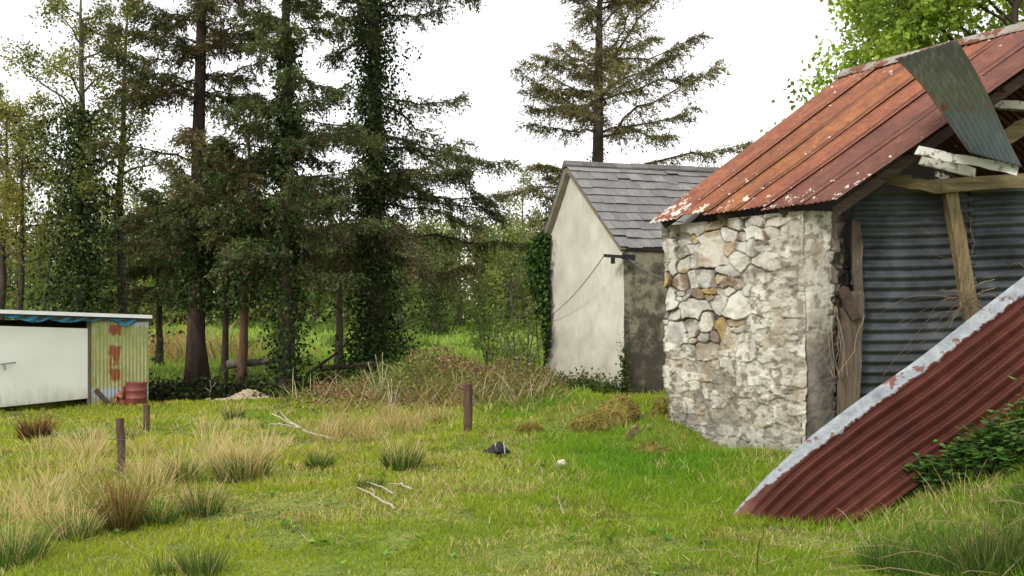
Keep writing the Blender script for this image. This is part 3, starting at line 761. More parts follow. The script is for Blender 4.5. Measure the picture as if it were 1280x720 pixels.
def broadleaf(label, px, Y, height, r0, seed, name='broadleaf_tree', z_first=1.5, nl=9, spread=2.0, leaf=0.1, n_leaf=6000, cols=None, w=None, ivy=None, group=None, bark='bark_grey', lean=0.0, cloud=0.28, up=0.75, x0=None, mat='leaf', twigs=7, stems=1, aim=None):
    r = np.random.default_rng(seed)
    if x0 is None: x0 = (px - 640) / F_PX * Y
    z0 = gz(x0, Y)
    root = thing(name, label, 'tree', (x0, Y, z0), group)
    tb, lb, cb = MB(), MB(), MB()
    ends = []
    for sidx in range(stems):
        hh = height * (1 if sidx == 0 else r.uniform(0.6, 0.95))
        n = 10; zz = np.linspace(0, 1, n)
        sx, sy = (0, 0) if stems == 1 else (r.normal(0, 0.12), r.normal(0, 0.12))
        ld = lean + (0 if stems == 1 else r.normal(0, 0.22))
        tp = np.stack([x0 + sx + ld * zz * hh + np.cumsum(r.normal(0, 0.012 * hh / 3, n)), Y + sy + (0 if stems == 1 else r.normal(0, 0.15)) * zz * hh + np.cumsum(r.normal(0, 0.012 * hh / 3, n)), z0 - 0.08 + zz * hh], -1)
        rad = r0 * (1 - zz) ** 0.8 * (1 + 0.4 * np.exp(-zz * hh / 0.3)) + 0.008
        tb.tube(tp, rad, 8)
        if sidx == 0: tp0, rad0 = tp, rad
        for q in range(nl):
            t = lerp(z_first / height, 0.97, (q + r.random() * 0.8) / nl)
            i = t * (n - 1); i0 = int(min(i, n - 2)); p0 = tp[i0] + (tp[i0 + 1] - tp[i0]) * (i - i0)
            az = q * 2.4 + r.normal(0, 0.5) + sidx
            if aim is not None and r.random() < 0.5: az = aim + r.normal(0, 0.5)
            L = spread * (1.1 - 0.75 * t) * r.uniform(0.7, 1.2)
            d0 = unit(A3(np.cos(az), np.sin(az), up + r.normal(0, 0.2)))
            pts = bez(p0, d0, L, (0, 0.05, 0.05), 7, 0.16, r)
            lb.tube(pts, np.linspace(max(rad[i0] * 0.45, 0.008), 0.006, 7), 5, cap=False)
            for e_ in range(twigs):
                tt = r.uniform(0.3, 1.0); b0 = np.array([np.interp(tt, np.linspace(0, 1, 7), pts[:, k]) for k in range(3)])
                dd = unit(d0 * 0.8 + r.normal(0, 0.6, 3) + A3(0, 0, 0.25)); l2 = L * 0.45 * r.uniform(0.5, 1.1)
                p2 = bez(b0, dd, l2, (0, 0, 0), 4, 0.18, r)
                lb.tube(p2, np.linspace(0.008, 0.003, 4) * max(1, Y / 25), 3, cap=False)
                ends.append(p2)
    tb.build('trunk', M[bark], root, smooth=True); lb.build('limbs', M[bark], root)
    E = np.array(ends)
    wgt = 0.3 + r.random(len(E)) ** 2 * 1.7; wgt /= wgt.sum()
    k = r.choice(len(E), n_leaf, p=wgt); t = r.uniform(0.1, 1.05, n_leaf) * 2.99
    i0 = np.minimum(t.astype(int), 2); f = (t - i0)[:, None]
    c = E[k, i0] * (1 - f) + E[k, i0 + 1] * f + r.normal(0, cloud * 0.55, (n_leaf, 3))
    d = unit(r.normal(0, 1, (n_leaf, 3)) + A3(0, 0, -0.5)); s = perp(d, r)
    L = leaf * r.uniform(0.6, 1.35, n_leaf)
    tint = palette(cols, len(E), r, 0.15, w)
    C = np.clip(tint[k] * (1 + r.normal(0, 0.2, (n_leaf, 1))), 0.004, 0.8)
    cb.leaves(c, d, s, L, L * 0.72, C, 0.1)
    cb.build('crown', M[mat], root)
    if ivy:
        zt, num, bush = ivy; ib = MB()
        q = np.linspace(0, zt, 16)
        tq = np.stack([np.interp(q, tp0[:, 2] - z0, tp0[:, k_]) for k_ in range(3)], -1); rq = np.interp(q, tp0[:, 2] - z0, rad0)
        ivy_on(ib, tq, rq, num, r, 0.11, bushy=bush)
        ib.build('ivy', M['ivy'], root)
    return root

YG = [(0.2, 0.225, 0.055), (0.3, 0.29, 0.09), (0.15, 0.17, 0.045)]
LB = 'sparse spring trees behind the shed'
broadleaf('sparse yellow green tree, its trunk buried in wide dark ivy behind the shed', 100, 27, 12.5, 0.2, 201, z_first=4.5, nl=20, spread=3.2, leaf=0.085, n_leaf=12000, cols=YG, ivy=(8.2, 14000, 3.2), group=LB, twigs=9)
broadleaf('tall thin tree with bare brown stem between the ivy mass and the conifers', 153, 28, 13, 0.16, 202, z_first=4.5, nl=16, spread=2.7, leaf=0.085, n_leaf=6500, cols=YG + [(0.12, 0.1, 0.05)], group=LB, bark='bark', up=0.35, twigs=9)
broadleaf('slim larch like tree with yellow green crown cut by the left edge of the view', 5, 30, 9.5, 0.13, 203, z_first=3.6, nl=16, spread=2.2, leaf=0.085, n_leaf=10000, cols=[(0.28, 0.27, 0.07), (0.34, 0.3, 0.1), (0.2, 0.19, 0.06)], group=LB, bark='bark', up=0.3)
broadleaf('slim dark stemmed tree with yellow green crown, second from the left edge of the view', 22, 29, 9.2, 0.12, 204, z_first=3.5, nl=14, spread=1.9, leaf=0.085, n_leaf=8000, cols=[(0.26, 0.26, 0.07), (0.32, 0.29, 0.1), (0.2, 0.19, 0.06)], group=LB, bark='bark', up=0.3)
broadleaf('thin pale leaning tree with few twigs just left of the ivy mass behind the shed', 38, 26.5, 6.5, 0.05, 205, z_first=2.2, nl=10, spread=1.5, leaf=0.1, n_leaf=700, cols=YG, group=LB, lean=0.13)

# trees with a place of their own further back
BG = 'trees beyond the far meadow'
back = [
    (215, 44, 5.0, 0.12, 'bright green bushy tree seen between the shed and the red-brown trunk', [(0.13, 0.2, 0.04), (0.2, 0.27, 0.07)], 5200, 2.6, None),
    (390, 48, 5.5, 0.12, 'bright green bush seen between the two ivy covered spruces', [(0.12, 0.19, 0.04), (0.19, 0.25, 0.07)], 4600, 2.6, None),
    (545, 50, 6.0, 0.16, 'far tree with an ivy dark trunk, left of the brown drooping branch ends', [(0.13, 0.16, 0.06), (0.09, 0.11, 0.04)], 2600, 2.4, (4.2, 3200, 2.2)),
    (610, 48, 6.2, 0.16, 'far tree with an ivy dark trunk, directly behind the bright green sapling top', [(0.14, 0.17, 0.06), (0.1, 0.12, 0.04)], 2600, 2.2, (4.6, 3200, 2.4)),
    (655, 45, 8.6, 0.1, 'pale feathery tall bare twigged tree just left of the outbuilding gable', [(0.27, 0.28, 0.15), (0.2, 0.22, 0.11)], 1700, 1.6, None),
    (682, 42, 7.0, 0.16, 'dark twigged tree half hidden behind the ivy on the outbuilding', [(0.08, 0.085, 0.035), (0.12, 0.12, 0.05)], 2800, 2.4, (4.2, 2000, 1.6)),
    (640, 54, 6.2, 0.12, 'yellow green round tree in the far hedge between sapling and outbuilding', [(0.19, 0.22, 0.07), (0.14, 0.17, 0.05)], 3600, 2.6, None),
    (575, 56, 6.8, 0.12, 'olive thin tree at the far side of the meadow behind the tangle of branch tips', [(0.14, 0.15, 0.06), (0.19, 0.18, 0.08)], 3000, 2.6, None),
    (500, 52, 5.8, 0.12, 'green low tree seen just right of the thick ivy column across the meadow', [(0.11, 0.15, 0.04), (0.16, 0.2, 0.06)], 3600, 2.4, None),
    (325, 42, 4.6, 0.1, 'dark green bush between the young spruces across the meadow', [(0.06, 0.085, 0.025), (0.1, 0.13, 0.04)], 4600, 2.6, None),
    (60, 40, 4.4, 0.1, 'light green bush showing low between the thin stems at the left', [(0.15, 0.2, 0.05), (0.1, 0.14, 0.035)], 3800, 2.4, None),
    (130, 38, 4.6, 0.1, 'dull olive bush close behind the shed roof', [(0.07, 0.09, 0.03), (0.11, 0.12, 0.045)], 4600, 2.5, None),
]
for q, (px, Y, h, r0, lab, cols, nlf, spr, iv) in enumerate(back):
    if px < 500 or Y < 50:
        h *= 57 / Y * 0.95; Y = 57 + (q % 4) * 1.3; spr *= 1.1
    cols = [tuple(1.35 * v for v in c) for c in cols]; nlf = int(nlf * 1.2)
    broadleaf(lab, px, Y, h, r0, 300 + q, name='far_tree', z_first=0.5 if iv is None else 1.4, nl=13, spread=spr, leaf=0.17, n_leaf=nlf, cols=cols, group=BG, ivy=iv, cloud=0.5, twigs=6, up=0.7)

def sycamore():
    broadleaf('large bright green sycamore leaning over the ridge behind the rusty roof', 0, 18.5, 9.6, 0.28, 401, name='sycamore_tree', x0=10.6, z_first=4.4, nl=24, spread=5.9, leaf=0.13, n_leaf=44000,
              cols=[(0.28, 0.39, 0.06), (0.42, 0.52, 0.1), (0.15, 0.22, 0.035)], w=[0.45, 0.33, 0.22], cloud=0.42, twigs=10, up=0.42, bark='bark', aim=math.pi)
sycamore()

def sapling():
    r = np.random.default_rng(5)
    broadleaf('bright green multi stemmed sapling growing before the outbuilding gable', 652, 22.5, 2.5, 0.016, 501, name='sapling', z_first=0.5, nl=7, spread=0.7, leaf=0.06, n_leaf=1700, cols=[(0.17, 0.25, 0.05), (0.24, 0.3, 0.08)], cloud=0.12, twigs=4, stems=6, bark='bark_grey')
    broadleaf('smaller fresh green sapling at the far edge of the bramble tangle', 612, 26, 2.3, 0.015, 502, name='sapling', z_first=0.5, nl=6, spread=0.7, leaf=0.07, n_leaf=1100, cols=[(0.15, 0.24, 0.05), (0.22, 0.28, 0.08)], cloud=0.14, twigs=4, stems=4, bark='bark_grey')
sapling()

def far_wood():
    r = np.random.default_rng(31); lb, cb = MB(), MB()
    c_, d_, L_f, C_ = [], [], [], []
    for q in range(330):
        Y = r.uniform(58, 92); x = r.uniform(-0.66, 0.34) * Y; z0 = gz(x, Y); h = r.uniform(4.5, 8.2) * Y / 66
        if x < -16: h *= 1.3
        n = 6; zz = np.linspace(0, 1, n)
        tp = np.stack([x + np.cumsum(r.normal(0, 0.12, n)), np.full(n, Y), z0 + zz * h], -1)
        lb.tube(tp, np.linspace(0.13, 0.03, n), 4, cap=False, C=A3(0.1, 0.085, 0.06))
        kind = r.random()
        base = A3(0.22, 0.245, 0.085) if kind < 0.45 else A3(0.3, 0.32, 0.12) if kind < 0.7 else A3(0.12, 0.15, 0.055) if kind < 0.9 else A3(0.22, 0.17, 0.1)
        for k in range(14):
            t = r.uniform(0.12, 1.0); wdt = 2.3 * (1.05 - 0.75 * t)
            a = r.uniform(0, 6.28); cc = A3(x + np.cos(a) * wdt * r.random(), Y + np.sin(a) * wdt * r.random(), z0 + t * h)
            if k < 8: lb.tube(np.stack([A3(x, Y, z0 + t * h * 0.85), cc]), [0.04, 0.015], 3, cap=False, C=A3(0.11, 0.09, 0.065))
            m = 30; c_.append(cc + r.normal(0, 0.55, (m, 3)) * A3(1.1, 1, 0.8)); C_.append(np.tile(base * (0.75 + 0.5 * r.random()), (m, 1)))
    # low scrub along the foot of the wood
    for q in range(800):
        Y = r.uniform(56, 68); x = r.uniform(-0.66, 0.34) * Y; z0 = gz(x, Y)
        m = 22; c_.append(A3(x, Y, z0 + 0.5 + r.random() * (0.7 + 1.8 * (Y - 56) / 12)) + r.normal(0, 0.45, (m, 3)) * A3(1.5, 1, 0.8))
        base = [A3(0.18, 0.29, 0.06), A3(0.25, 0.34, 0.09), A3(0.16, 0.115, 0.06), A3(0.1, 0.13, 0.045)][r.choice(4, p=[0.35, 0.25, 0.2, 0.2])]
        C_.append(np.tile(base, (m, 1)))
    c = np.concatenate(c_); N = len(c); d = rdir(N, r); L = 0.34 * r.uniform(0.5, 1.3, N)
    C = np.clip(np.concatenate(C_) * (1 + r.normal(0, 0.2, (N, 1))), 0.01, 0.6)
    lb.leaves(c, d, perp(d, r), L, L * 0.65, C)
    props(lb.build('far_woodland', M['leaf']), 'olive and pale green wood closing the view beyond the meadow', 'woodland', kind='stuff')
far_wood()

# ------------------------------------------------------------------ undergrowth, brambles, nettles
def undergrowth():
    r = np.random.default_rng(41); b = MB()
    N = 20000
    x = r.uniform(-12.2, -2.9, N); y = r.normal(21.4, 0.55, N); h = np.abs(r.normal(0, 0.12, N)) * (0.4 + 1.4 * fbm(np.stack([x * 0.9, y, 0 * x], -1), 2))
    k = y < 24.4; x, y, h = x[k], y[k], h[k]; N = len(x)
    c = np.stack([x, y, ground(x, y) + h], -1); d = unit(r.normal(0, 1, (N, 3)) + A3(0, -0.3, -0.3)); L = 0.12 * r.uniform(0.5, 1.3, N)
    b.leaves(c, d, perp(d, r), L, L * 0.6, palette([(0.018, 0.03, 0.01), (0.035, 0.05, 0.016), (0.05, 0.036, 0.02), (0.06, 0.085, 0.025)], N, r, 0.25, [0.36, 0.3, 0.2, 0.14]), 0.1)
    # ivy and low bushes round the trunk feet
    for cx, cy, s, hh, n in ((-5.5, 21.2, 0.55, 0.5, 1500), (-4.5, 22.3, 0.6, 0.55, 1700), (-3.3, 23.4, 0.6, 0.8, 2400), (-3.7, 24.7, 0.9, 1.5, 3600)):
        x = r.normal(cx, s * 0.6, n); y = r.normal(cy, s * 0.5, n); c = np.stack([x, y, ground(x, y) + np.abs(r.normal(0, hh * 0.45, n))], -1); d = unit(r.normal(0, 1, (n, 3)) + A3(0, -0.3, -0.3)); L = 0.1 * r.uniform(0.5, 1.3, n)
        b.leaves(c, d, perp(d, r), L, L * 0.75, palette([(0.018, 0.035, 0.01), (0.03, 0.06, 0.015), (0.06, 0.1, 0.025)], n, r, 0.25), 0.1)
    # brown dead sticks in the ditch
    for q in range(240):
        x = r.uniform(-11, -3); y = r.normal(21.8, 0.5); p = A3(x, y, gz(x, y) + 0.05); dd = unit(A3(r.normal(), r.normal() * 0.4, r.uniform(0.1, 0.8))); L = r.uniform(0.2, 0.6)
        b.blades(p[None], dd[None], A3(1, 0, 0)[None], L, 0.016, r.normal(0, 0.2, (1, 3)), A3(0.1, 0.075, 0.05)[None], A3(0.15, 0.11, 0.075)[None])
    props(b.build('bank_undergrowth', M['ivy']), 'dark leafy undergrowth on the ditch bank below the conifers', 'undergrowth', kind='stuff')
    b = MB(); r = np.random.default_rng(42)
    # bramble and dead bracken mound between the ditch and the outbuilding
    N = 15000
    x = r.normal(-1.6, 1.7, N); y = r.normal(20.2, 1.8, N)
    k = (x < 1.2) & (x > -5.0) & (y > 16.4); x, y = x[k], y[k]; N = len(x)
    top = 0.95 * np.clip(gauss(x, y, -2.2, 20.5, 2.2, 2.4) + 0.7 * gauss(x, y, 0.3, 21.5, 1.2, 2.0), 0, 1) * (0.45 + 1.1 * fbm(np.stack([x, y, 0 * x], -1) * 1.2, 2))
    h = top * r.random(N) ** 0.6
    c = np.stack([x, y, ground(x, y) + h], -1); d = unit(r.normal(0, 1, (N, 3)) + A3(0, 0, 0.1))
    patch = fbm(np.stack([x, y, h], -1) * 0.9 + 13, 3)
    br = palette([(0.22, 0.12, 0.07), (0.32, 0.22, 0.12), (0.44, 0.34, 0.18), (0.14, 0.085, 0.05)], N, r, 0.2); gr = palette([(0.16, 0.22, 0.045), (0.24, 0.3, 0.08), (0.1, 0.14, 0.035)], N, r, 0.2)
    C = np.where((patch + r.normal(0, 0.06, N) > 0.51)[:, None], gr, br)
    L = 0.075 * r.uniform(0.5, 1.4, N)
    b.leaves(c, d, perp(d, r), L, L * 0.55, C, 0.1)
    for q in range(3000):
        x = r.normal(-1.6, 1.6); y = r.normal(20, 1.8)
        if x > 1.1 or x < -4.8 or y < 16.5: continue
        p = A3(x, y, gz(x, y)); a = r.uniform(0, 6.28); L = r.uniform(0.45, 1.35)
        dd = unit(A3(np.cos(a) * 0.8, np.sin(a) * 0.8, r.uniform(0.4, 1.3)))
        cc = [A3(0.55, 0.44, 0.27), A3(0.24, 0.13, 0.075), A3(0.2, 0.26, 0.06)][r.choice(3, p=[0.5, 0.28, 0.22])] * r.uniform(0.7, 1.3)
        b.blades(p[None], dd[None], A3(np.sin(a), -np.cos(a), 0)[None], L, 0.016, (A3(np.cos(a), np.sin(a), -0.8) * r.uniform(0.1, 0.5))[None], cc[None], cc[None] * 1.1)
    props(b.build('bramble_thicket', M['leaf']), 'brown and green bramble tangle between ditch and outbuilding', 'brambles', kind='stuff')
undergrowth()

def nettles():
    r = np.random.default_rng(51); b = MB()
    # nettles and bramble on the bank below the maroon sheet
    for q in range(430):
        px, py = r.uniform(1090, 1330), 0
        lo = np.interp(px, [1090, 1150, 1200, 1280, 1330], [615, 600, 580, 545, 530])
        p = GP(min(px, 1330), lo + r.uniform(0, 45) * (px - 1060) / 220)
        if p[0] < 2.35: continue
        h = r.uniform(0.12, 0.36) * np.interp(px, [1090, 1200, 1300], [0.7, 1.0, 1.5])
        st = bez(p - A3(0, 0, 0.03), unit(A3(r.normal(0, 0.25), r.normal(-0.15, 0.2), 1)), h, (0, 0, 0), 5, 0.1, r)
        b.tube(st, [0.004, 0.004, 0.003, 0.003, 0.002], 3, C=A3(0.08, 0.1, 0.03), cap=False)
        m = 11; t = r.uniform(0.25, 1.0, m); c = np.stack([np.interp(t, np.linspace(0, 1, 5), st[:, e_]) for e_ in range(3)], -1)
        a = r.uniform(0, 6.28, m); d = unit(np.stack([np.cos(a), np.sin(a), r.uniform(-0.4, 0.4, m)], -1)); s = unit(np.cross(d, A3(0, 0, 1) + r.normal(0, 0.25, (m, 3))))
        L = r.uniform(0.045, 0.1, m)
        b.leaves(c, d, s, L, L * 0.75, palette([(0.07, 0.16, 0.03), (0.13, 0.25, 0.05), (0.05, 0.1, 0.025)], m, r, 0.2), 0.12)
    props(b.build('nettles', M['leaf']), 'dark green nettles and brambles on the bank below the maroon sheet', 'nettles', kind='stuff')
    b = MB()
    for q in range(70):
        x = r.uniform(2.6, 4.3); y = r.uniform(4.9, 6.4)
        rush_blades(b, x, y, 60, r.uniform(0.16, 0.36), r, r.uniform(0.1, 0.2), (0.08, 0.17, 0.03), (0.22, 0.3, 0.08), 0.12, 0.006, 0.9)
    for q in range(26):
        x = r.uniform(1.6, 4.2); y = r.uniform(5.0, 6.6); a = r.uniform(2.2, 4.2) if r.random() < 0.6 else r.uniform(0, 6.28)
        p = A3(x, y, gz(x, y) + 0.02); c = A3(0.42, 0.35, 0.2)
        pts = bez(p, unit(A3(np.cos(a), np.sin(a) * 0.4, 0.4)), r.uniform(0.4, 0.9), (0, -0.3, 0), 7, 0.1, r)
        b.tube(pts, 0.0035, 3, C=c, cap=False)
    props(b.build('long_grass', M['blade']), 'long bent grass with straw stems on the bank at bottom right', 'long grass', kind='stuff')
nettles()

# ------------------------------------------------------------------ stone barn
def loop_wall(pts, ztop, zbot, ds, nv, disp, col, lean=None):
    """closed wall swept round plan points; ztop/zbot(point index arrays)->heights; returns MB"""
    pts = np.asarray(pts, dtype=np.float64); n = len(pts)
    S, Q, Nn, seg = [], [], [], []
    acc = 0
    for i in range(n):
        a, c = pts[i], pts[(i + 1) % n]; L = np.linalg.norm(c - a); m = max(2, int(round(L / ds[i])))
        t = np.arange(m) / m
        d = (c - a) / L; nn = A3(d[1], -d[0])
        prev = pts[i - 1]; d2 = (a - prev) / np.linalg.norm(a - prev); n2 = A3(d2[1], -d2[0])
        for q, tt in enumerate(t):
            Q.append(a + (c - a) * tt); S.append(acc + L * tt); seg.append(i)
            v = (nn + n2) / (1 + nn.dot(n2)) if q == 0 and nn.dot(n2) > -0.5 else nn
            Nn.append(v)
        acc += L
    Q, Nn, S, seg = map(np.array, (Q, Nn, S, seg))
    zt = ztop(Q, S, seg); zb = zbot(Q, S, seg)
    v = np.linspace(0, 1, nv)
    Z = zb[:, None] + (zt - zb)[:, None] * v[None]
    SS = np.broadcast_to(S[:, None], Z.shape); GG = np.broadcast_to(seg[:, None], Z.shape)
    D = disp(SS, Z, GG)
    XY = Q[:, None] + Nn[:, None] * D[..., None]
    if lean is not None: XY = XY + lean(SS, Z, GG)
    Pg = np.concatenate([XY, Z[..., None]], -1)
    b = MB(); b.grid(Pg, col(SS, Z, GG, D), closed_u=True)
    # cap the top
    top = Pg[:, -1]; cen = top.mean(0)
    V = np.concatenate([top, cen[None]]); k = len(top)
    b.add(V, np.stack([np.arange(k), (np.arange(k) + 1) % k, np.full(k, k)], 1), A3(0.3, 0.27, 0.23))
    return b

def make_stones(L, H, r):
    s_, z_, w_, h_, id_ = [], [], [], [], []
    z = -0.4
    while z < H:
        h = r.uniform(0.10, 0.33); s = -0.3
        while s < L:
            w = h * r.uniform(0.7, 1.9)
            if r.random() < 0.25:
                for q in (0.27, 0.75):
                    s_.append(s + w / 2); z_.append(z + h * q + r.normal(0, 0.015)); w_.append(w / 2); h_.append(h / 4)
            else:
                s_.append(s + w / 2); z_.append(z + h / 2 + r.normal(0, 0.03)); w_.append(w / 2); h_.append(h / 2)
            s += w
        z += h
    return [np.array(q) for q in (s_, z_, w_, h_)]

def stone_field(S, Z, stones, r):
    s_, z_, w_, h_ = stones
    q = S.ravel() + (fbm(np.stack([S.ravel() * 5, Z.ravel() * 5, 0 * S.ravel()], -1), 2) - 0.5) * 0.11
    z = Z.ravel() + (fbm(np.stack([S.ravel() * 5, Z.ravel() * 5, 0 * S.ravel() + 9], -1), 2) - 0.5) * 0.11
    F1 = np.empty(len(q)); F2 = np.empty(len(q)); I = np.empty(len(q), int)
    for a in range(0, len(q), 4000):
        d = ((np.abs(q[a:a + 4000, None] - s_) / w_) ** 2.6 + (np.abs(z[a:a + 4000, None] - z_) / h_) ** 2.6) ** (1 / 2.6)
        i = np.argmin(d, 1); k = np.arange(len(i)); F1[a:a + 4000] = d[k, i]; I[a:a + 4000] = i
        d[k, i] = 1e9; F2[a:a + 4000] = d.min(1)
    return (F2 - F1).reshape(S.shape), I.reshape(S.shape)

def barn():
    r = np.random.default_rng(61)
    A, B = P(1043, 250, 10.5), P(815, 275, 12.6)
    RA, RB = P(1393, 5, 10.5), P(1055, 93, 13.5)
    RA[2] = RB[2] = 5.47; A[2] = B[2] = 3.13
    A2 = RA + (RA - A) * A3(1, 1, -1); B2 = RB + (RB - B) * A3(1, 1, -1)
    root = thing('stone_barn', 'old stone barn with rusty red corrugated roof and open timber gable', 'barn', (4.2, 11.2, gz(4.2, 11.2)))
    # --- rubble wall
    Fc, N, E, J = A3(2.13, 12.7), A3(3.60, 10.9), A3(4.02, 11.0), A3(4.36, 11.45)
    back = A3(2.55, 13.1)
    stones = make_stones(8.0, 3.4, r)
    big = [(885, 315, 30, 48, (0.40, 0.33, 0.24)), (924, 384, 21, 34, (0.58, 0.55, 0.48)), (908, 425, 24, 34, (0.36, 0.25, 0.10)), (832, 322, 21, 46, (0.58, 0.55, 0.49)), (835, 374, 18, 26, (0.55, 0.52, 0.46)),
           (838, 425, 22, 40, (0.40, 0.38, 0.34)), (940, 295, 26, 16, (0.60, 0.57, 0.5)), (900, 350, 20, 14, (0.42, 0.32, 0.22)), (898, 377, 20, 18, (0.5, 0.47, 0.41)), (918, 275, 15, 20, (0.26, 0.18, 0.12)), (960, 330, 28, 18, (0.45, 0.40, 0.33)),
           (842, 478, 22, 26, (0.42, 0.39, 0.35)), (870, 520, 30, 24, (0.33, 0.29, 0.26)), (936, 470, 16, 22, (0.3, 0.17, 0.11)), (925, 325, 16, 30, (0.56, 0.53, 0.46)), (880, 400, 18, 22, (0.5, 0.46, 0.38))]
    bs, bz, bw, bh, bc = [], [], [], [], []
    for px, py, hw, hh, c_ in big:
        k_ = (px - 640) / F_PX
        t_ = (Fc[0] - k_ * Fc[1]) / (k_ * (N[1] - Fc[1]) - (N[0] - Fc[0])); q_ = Fc + (N - Fc) * t_
        wpm = F_PX / q_[1] * 0.86
        bs.append(t_ * np.linalg.norm(N - Fc)); bz.append(EYE + (HORIZON - py) / F_PX * q_[1]); bw.append(hw * 0.55 / wpm); bh.append(hh * 0.52 / F_PX * q_[1]); bc.append(c_)
    bs, bz, bw, bh = map(np.array, (bs, bz, bw, bh))
    kp = ~np.any((np.abs(stones[0][:, None] - bs) < bw * 1.05) & (np.abs(stones[1][:, None] - bz) < bh * 1.05), 1)
    stones = [np.concatenate([a_[kp], b_]) for a_, b_ in zip(stones, (bs, bz, bw, bh))]
    nst = len(stones[0])
    pal = np.array([(0.30, 0.275, 0.24), (0.42, 0.39, 0.35), (0.33, 0.25, 0.165), (0.2, 0.14, 0.1), (0.34, 0.245, 0.10), (0.5, 0.47, 0.42), (0.26, 0.2, 0.165)])
    scol = pal[r.choice(7, nst, p=[0.20, 0.17, 0.20, 0.10, 0.08, 0.14, 0.11])] * (1 + r.normal(0, 0.2, (nst, 1)))
    sout = r.normal(0, 0.022, nst); scol[-len(bs):] = np.array(bc); sout[-len(bs):] = r.uniform(0.0, 0.035, len(bs))
    tx, tz = r.normal(0, 0.14, nst), r.normal(0, 0.16, nst)
    L1 = np.linalg.norm(N - Fc)
    cache = {}
    # bulge and lean: the far corner leans in as it goes down
    def lean(S, Z, G):
        t = np.clip(S / L1, 0, 1)
        k = (1 - np.clip(Z / 3.1, 0, 1))
        far = np.where((G == 0), 1 - t, np.where(G >= 3, 1.0, 0.0))
        out = np.zeros(S.shape + (2,))
        out[..., 0] = 0.17 * k * far + 0.02 * (1 - far) * np.sin(Z * 2.0)
        out[..., 1] = -0.05 * k * far
        return out
    def mask(S, Z, G):
        n = fbm(np.stack([S * 1.1, Z * 1.1, 0 * S + 3], -1), 4); t = S / L1
        base = n + 0.22 * sst(0.5, 0.85, t) + 0.16 * sst(1.7, 1.1, Z) + 0.10 * sst(0.2, 0.0, t) - 0.34 * gauss(t, Z, 0.36, 2.4, 0.34, 0.9) - 0.15 * gauss(t, Z, 0.12, 1.2, 0.16, 0.8) + 0.05
        base = np.where(G == 1, n + 0.45, base)
        base = np.where(G == 2, n - 0.2, base)
        return sst(0.47, 0.60, base)
    def disp(S, Z, G):
        e_, I = stone_field(S, Z, stones, r); cache['e'], cache['I'] = e_, I
        m = mask(S, Z, G); cache['m'] = m
        p = np.stack([S, Z, 0 * S], -1)
        joint = sst(0.02, 0.16, e_)
        tl = np.clip((S - stones[0][I]) * tx[I] + (Z - stones[1][I]) * tz[I], -0.05, 0.05) * joint
        rough = (fbm(p * 6 + 2, 3) - 0.5) * 0.06 + (fbm(p * 20 + 2, 3) - 0.5) * 0.028
        jd = 0.04 + 0.09 * vnoise(p * 2.7 + 90)
        dd = -jd + jd * joint + sout[I] * 0.9 * joint + tl + rough
        fl = sst(0.44, 0.50, fbm(p * A3(5, 9, 1) + 11, 4))
        fl = np.where(G == 1, sst(0.30, 0.36, fbm(p * A3(4, 4, 1) + 11, 4)), fl); cache['fl'] = fl
        lime = -0.035 + 0.012 * joint * (G == 0) + 0.02 * fl + (0.25 * sout[I] + 0.5 * tl) * joint * (G == 0) + (fbm(p * 3, 4) - 0.5) * 0.05 + (fbm(p * 24, 3) - 0.5) * 0.022
        d = lerp(dd, lime, m)
        nearc = np.where(G == 0, L1 - S, np.where(G == 1, S - L1, 9.0)); farc = np.where(G == 0, S, 9.0)
        rnd = 0.085 * np.exp(-(nearc / 0.13) ** 2) * (0.5 + vnoise(np.stack([Z * 2.2, 0 * Z, 0 * Z], -1))) + 0.05 * np.exp(-(farc / 0.1) ** 2)
        return d + 0.05 * np.sin(Z * 1.3 + 0.4) * (G == 0) - rnd + 0.16 * (vnoise(p * A3(1.1, 1.0, 1) + 44) - 0.5) * (G == 0)
    def col(S, Z, G, D):
        e_, I, m = cache['e'], cache['I'], cache['m']
        p = np.stack([S, Z, 0 * S], -1)
        joint = sst(0.03, 0.3, e_)[..., None]
        c = scol[I] * (0.7 + 0.6 * fbm(p * 12, 4))[..., None]
        # smears of limewash left on stone faces
        sm = sst(0.48, 0.58, fbm(p * A3(4, 4, 1) + 50, 4))[..., None] * 0.6
        c = lerp(c, A3(0.68, 0.655, 0.585), sm)
        pj = sst(0.45, 0.6, fbm(p * 2.2 + 80, 3))[..., None]
        jc = lerp(A3(0.07, 0.052, 0.04), A3(0.36, 0.31, 0.25), pj)
        c = lerp(jc, c, joint)
        fl = cache['fl'][..., None]
        under = lerp(scol[I], A3(0.40, 0.37, 0.315), 0.6) * (0.55 + 0.8 * fbm(p * 14 + 70, 3))[..., None]
        lime = lerp(A3(0.52, 0.485, 0.40), A3(0.84, 0.80, 0.70), fbm(p * 6 + 20, 4)[..., None])
        lime = lerp(under, lime, np.where((G == 1)[..., None], np.maximum(fl, 0.75), fl * 0.95 + (1 - fl) * (0.55 * sst(0.5, 0.75, S / L1))[..., None]))
        streak = sst(0.5, 0.62, fbm(np.stack([S * 7, Z * 1.3, 0 * S + 4], -1), 4)) * 0.5
        lime = lerp(lime, A3(0.33, 0.29, 0.23), streak[..., None])
        pit = sst(0.55, 0.65, fbm(p * 15 + 60, 3))[..., None] * 0.8
        lime = lerp(lime, A3(0.2, 0.165, 0.13), pit)
        ln = sst(0.12, 0.0, e_)[..., None] * (0.35 + 0.5 * sst(0.75, 0.3, S / L1) * sst(0.4, 0.55, fbm(p * 1.9 + 66, 3)))[..., None]
        lime = lerp(lime, A3(0.07, 0.055, 0.042), ln)
        lime = lerp(lime, A3(0.36, 0.28, 0.19), (sst(0.62, 0.7, fbm(p * 3.5 + 33, 3)) * 0.6)[..., None])
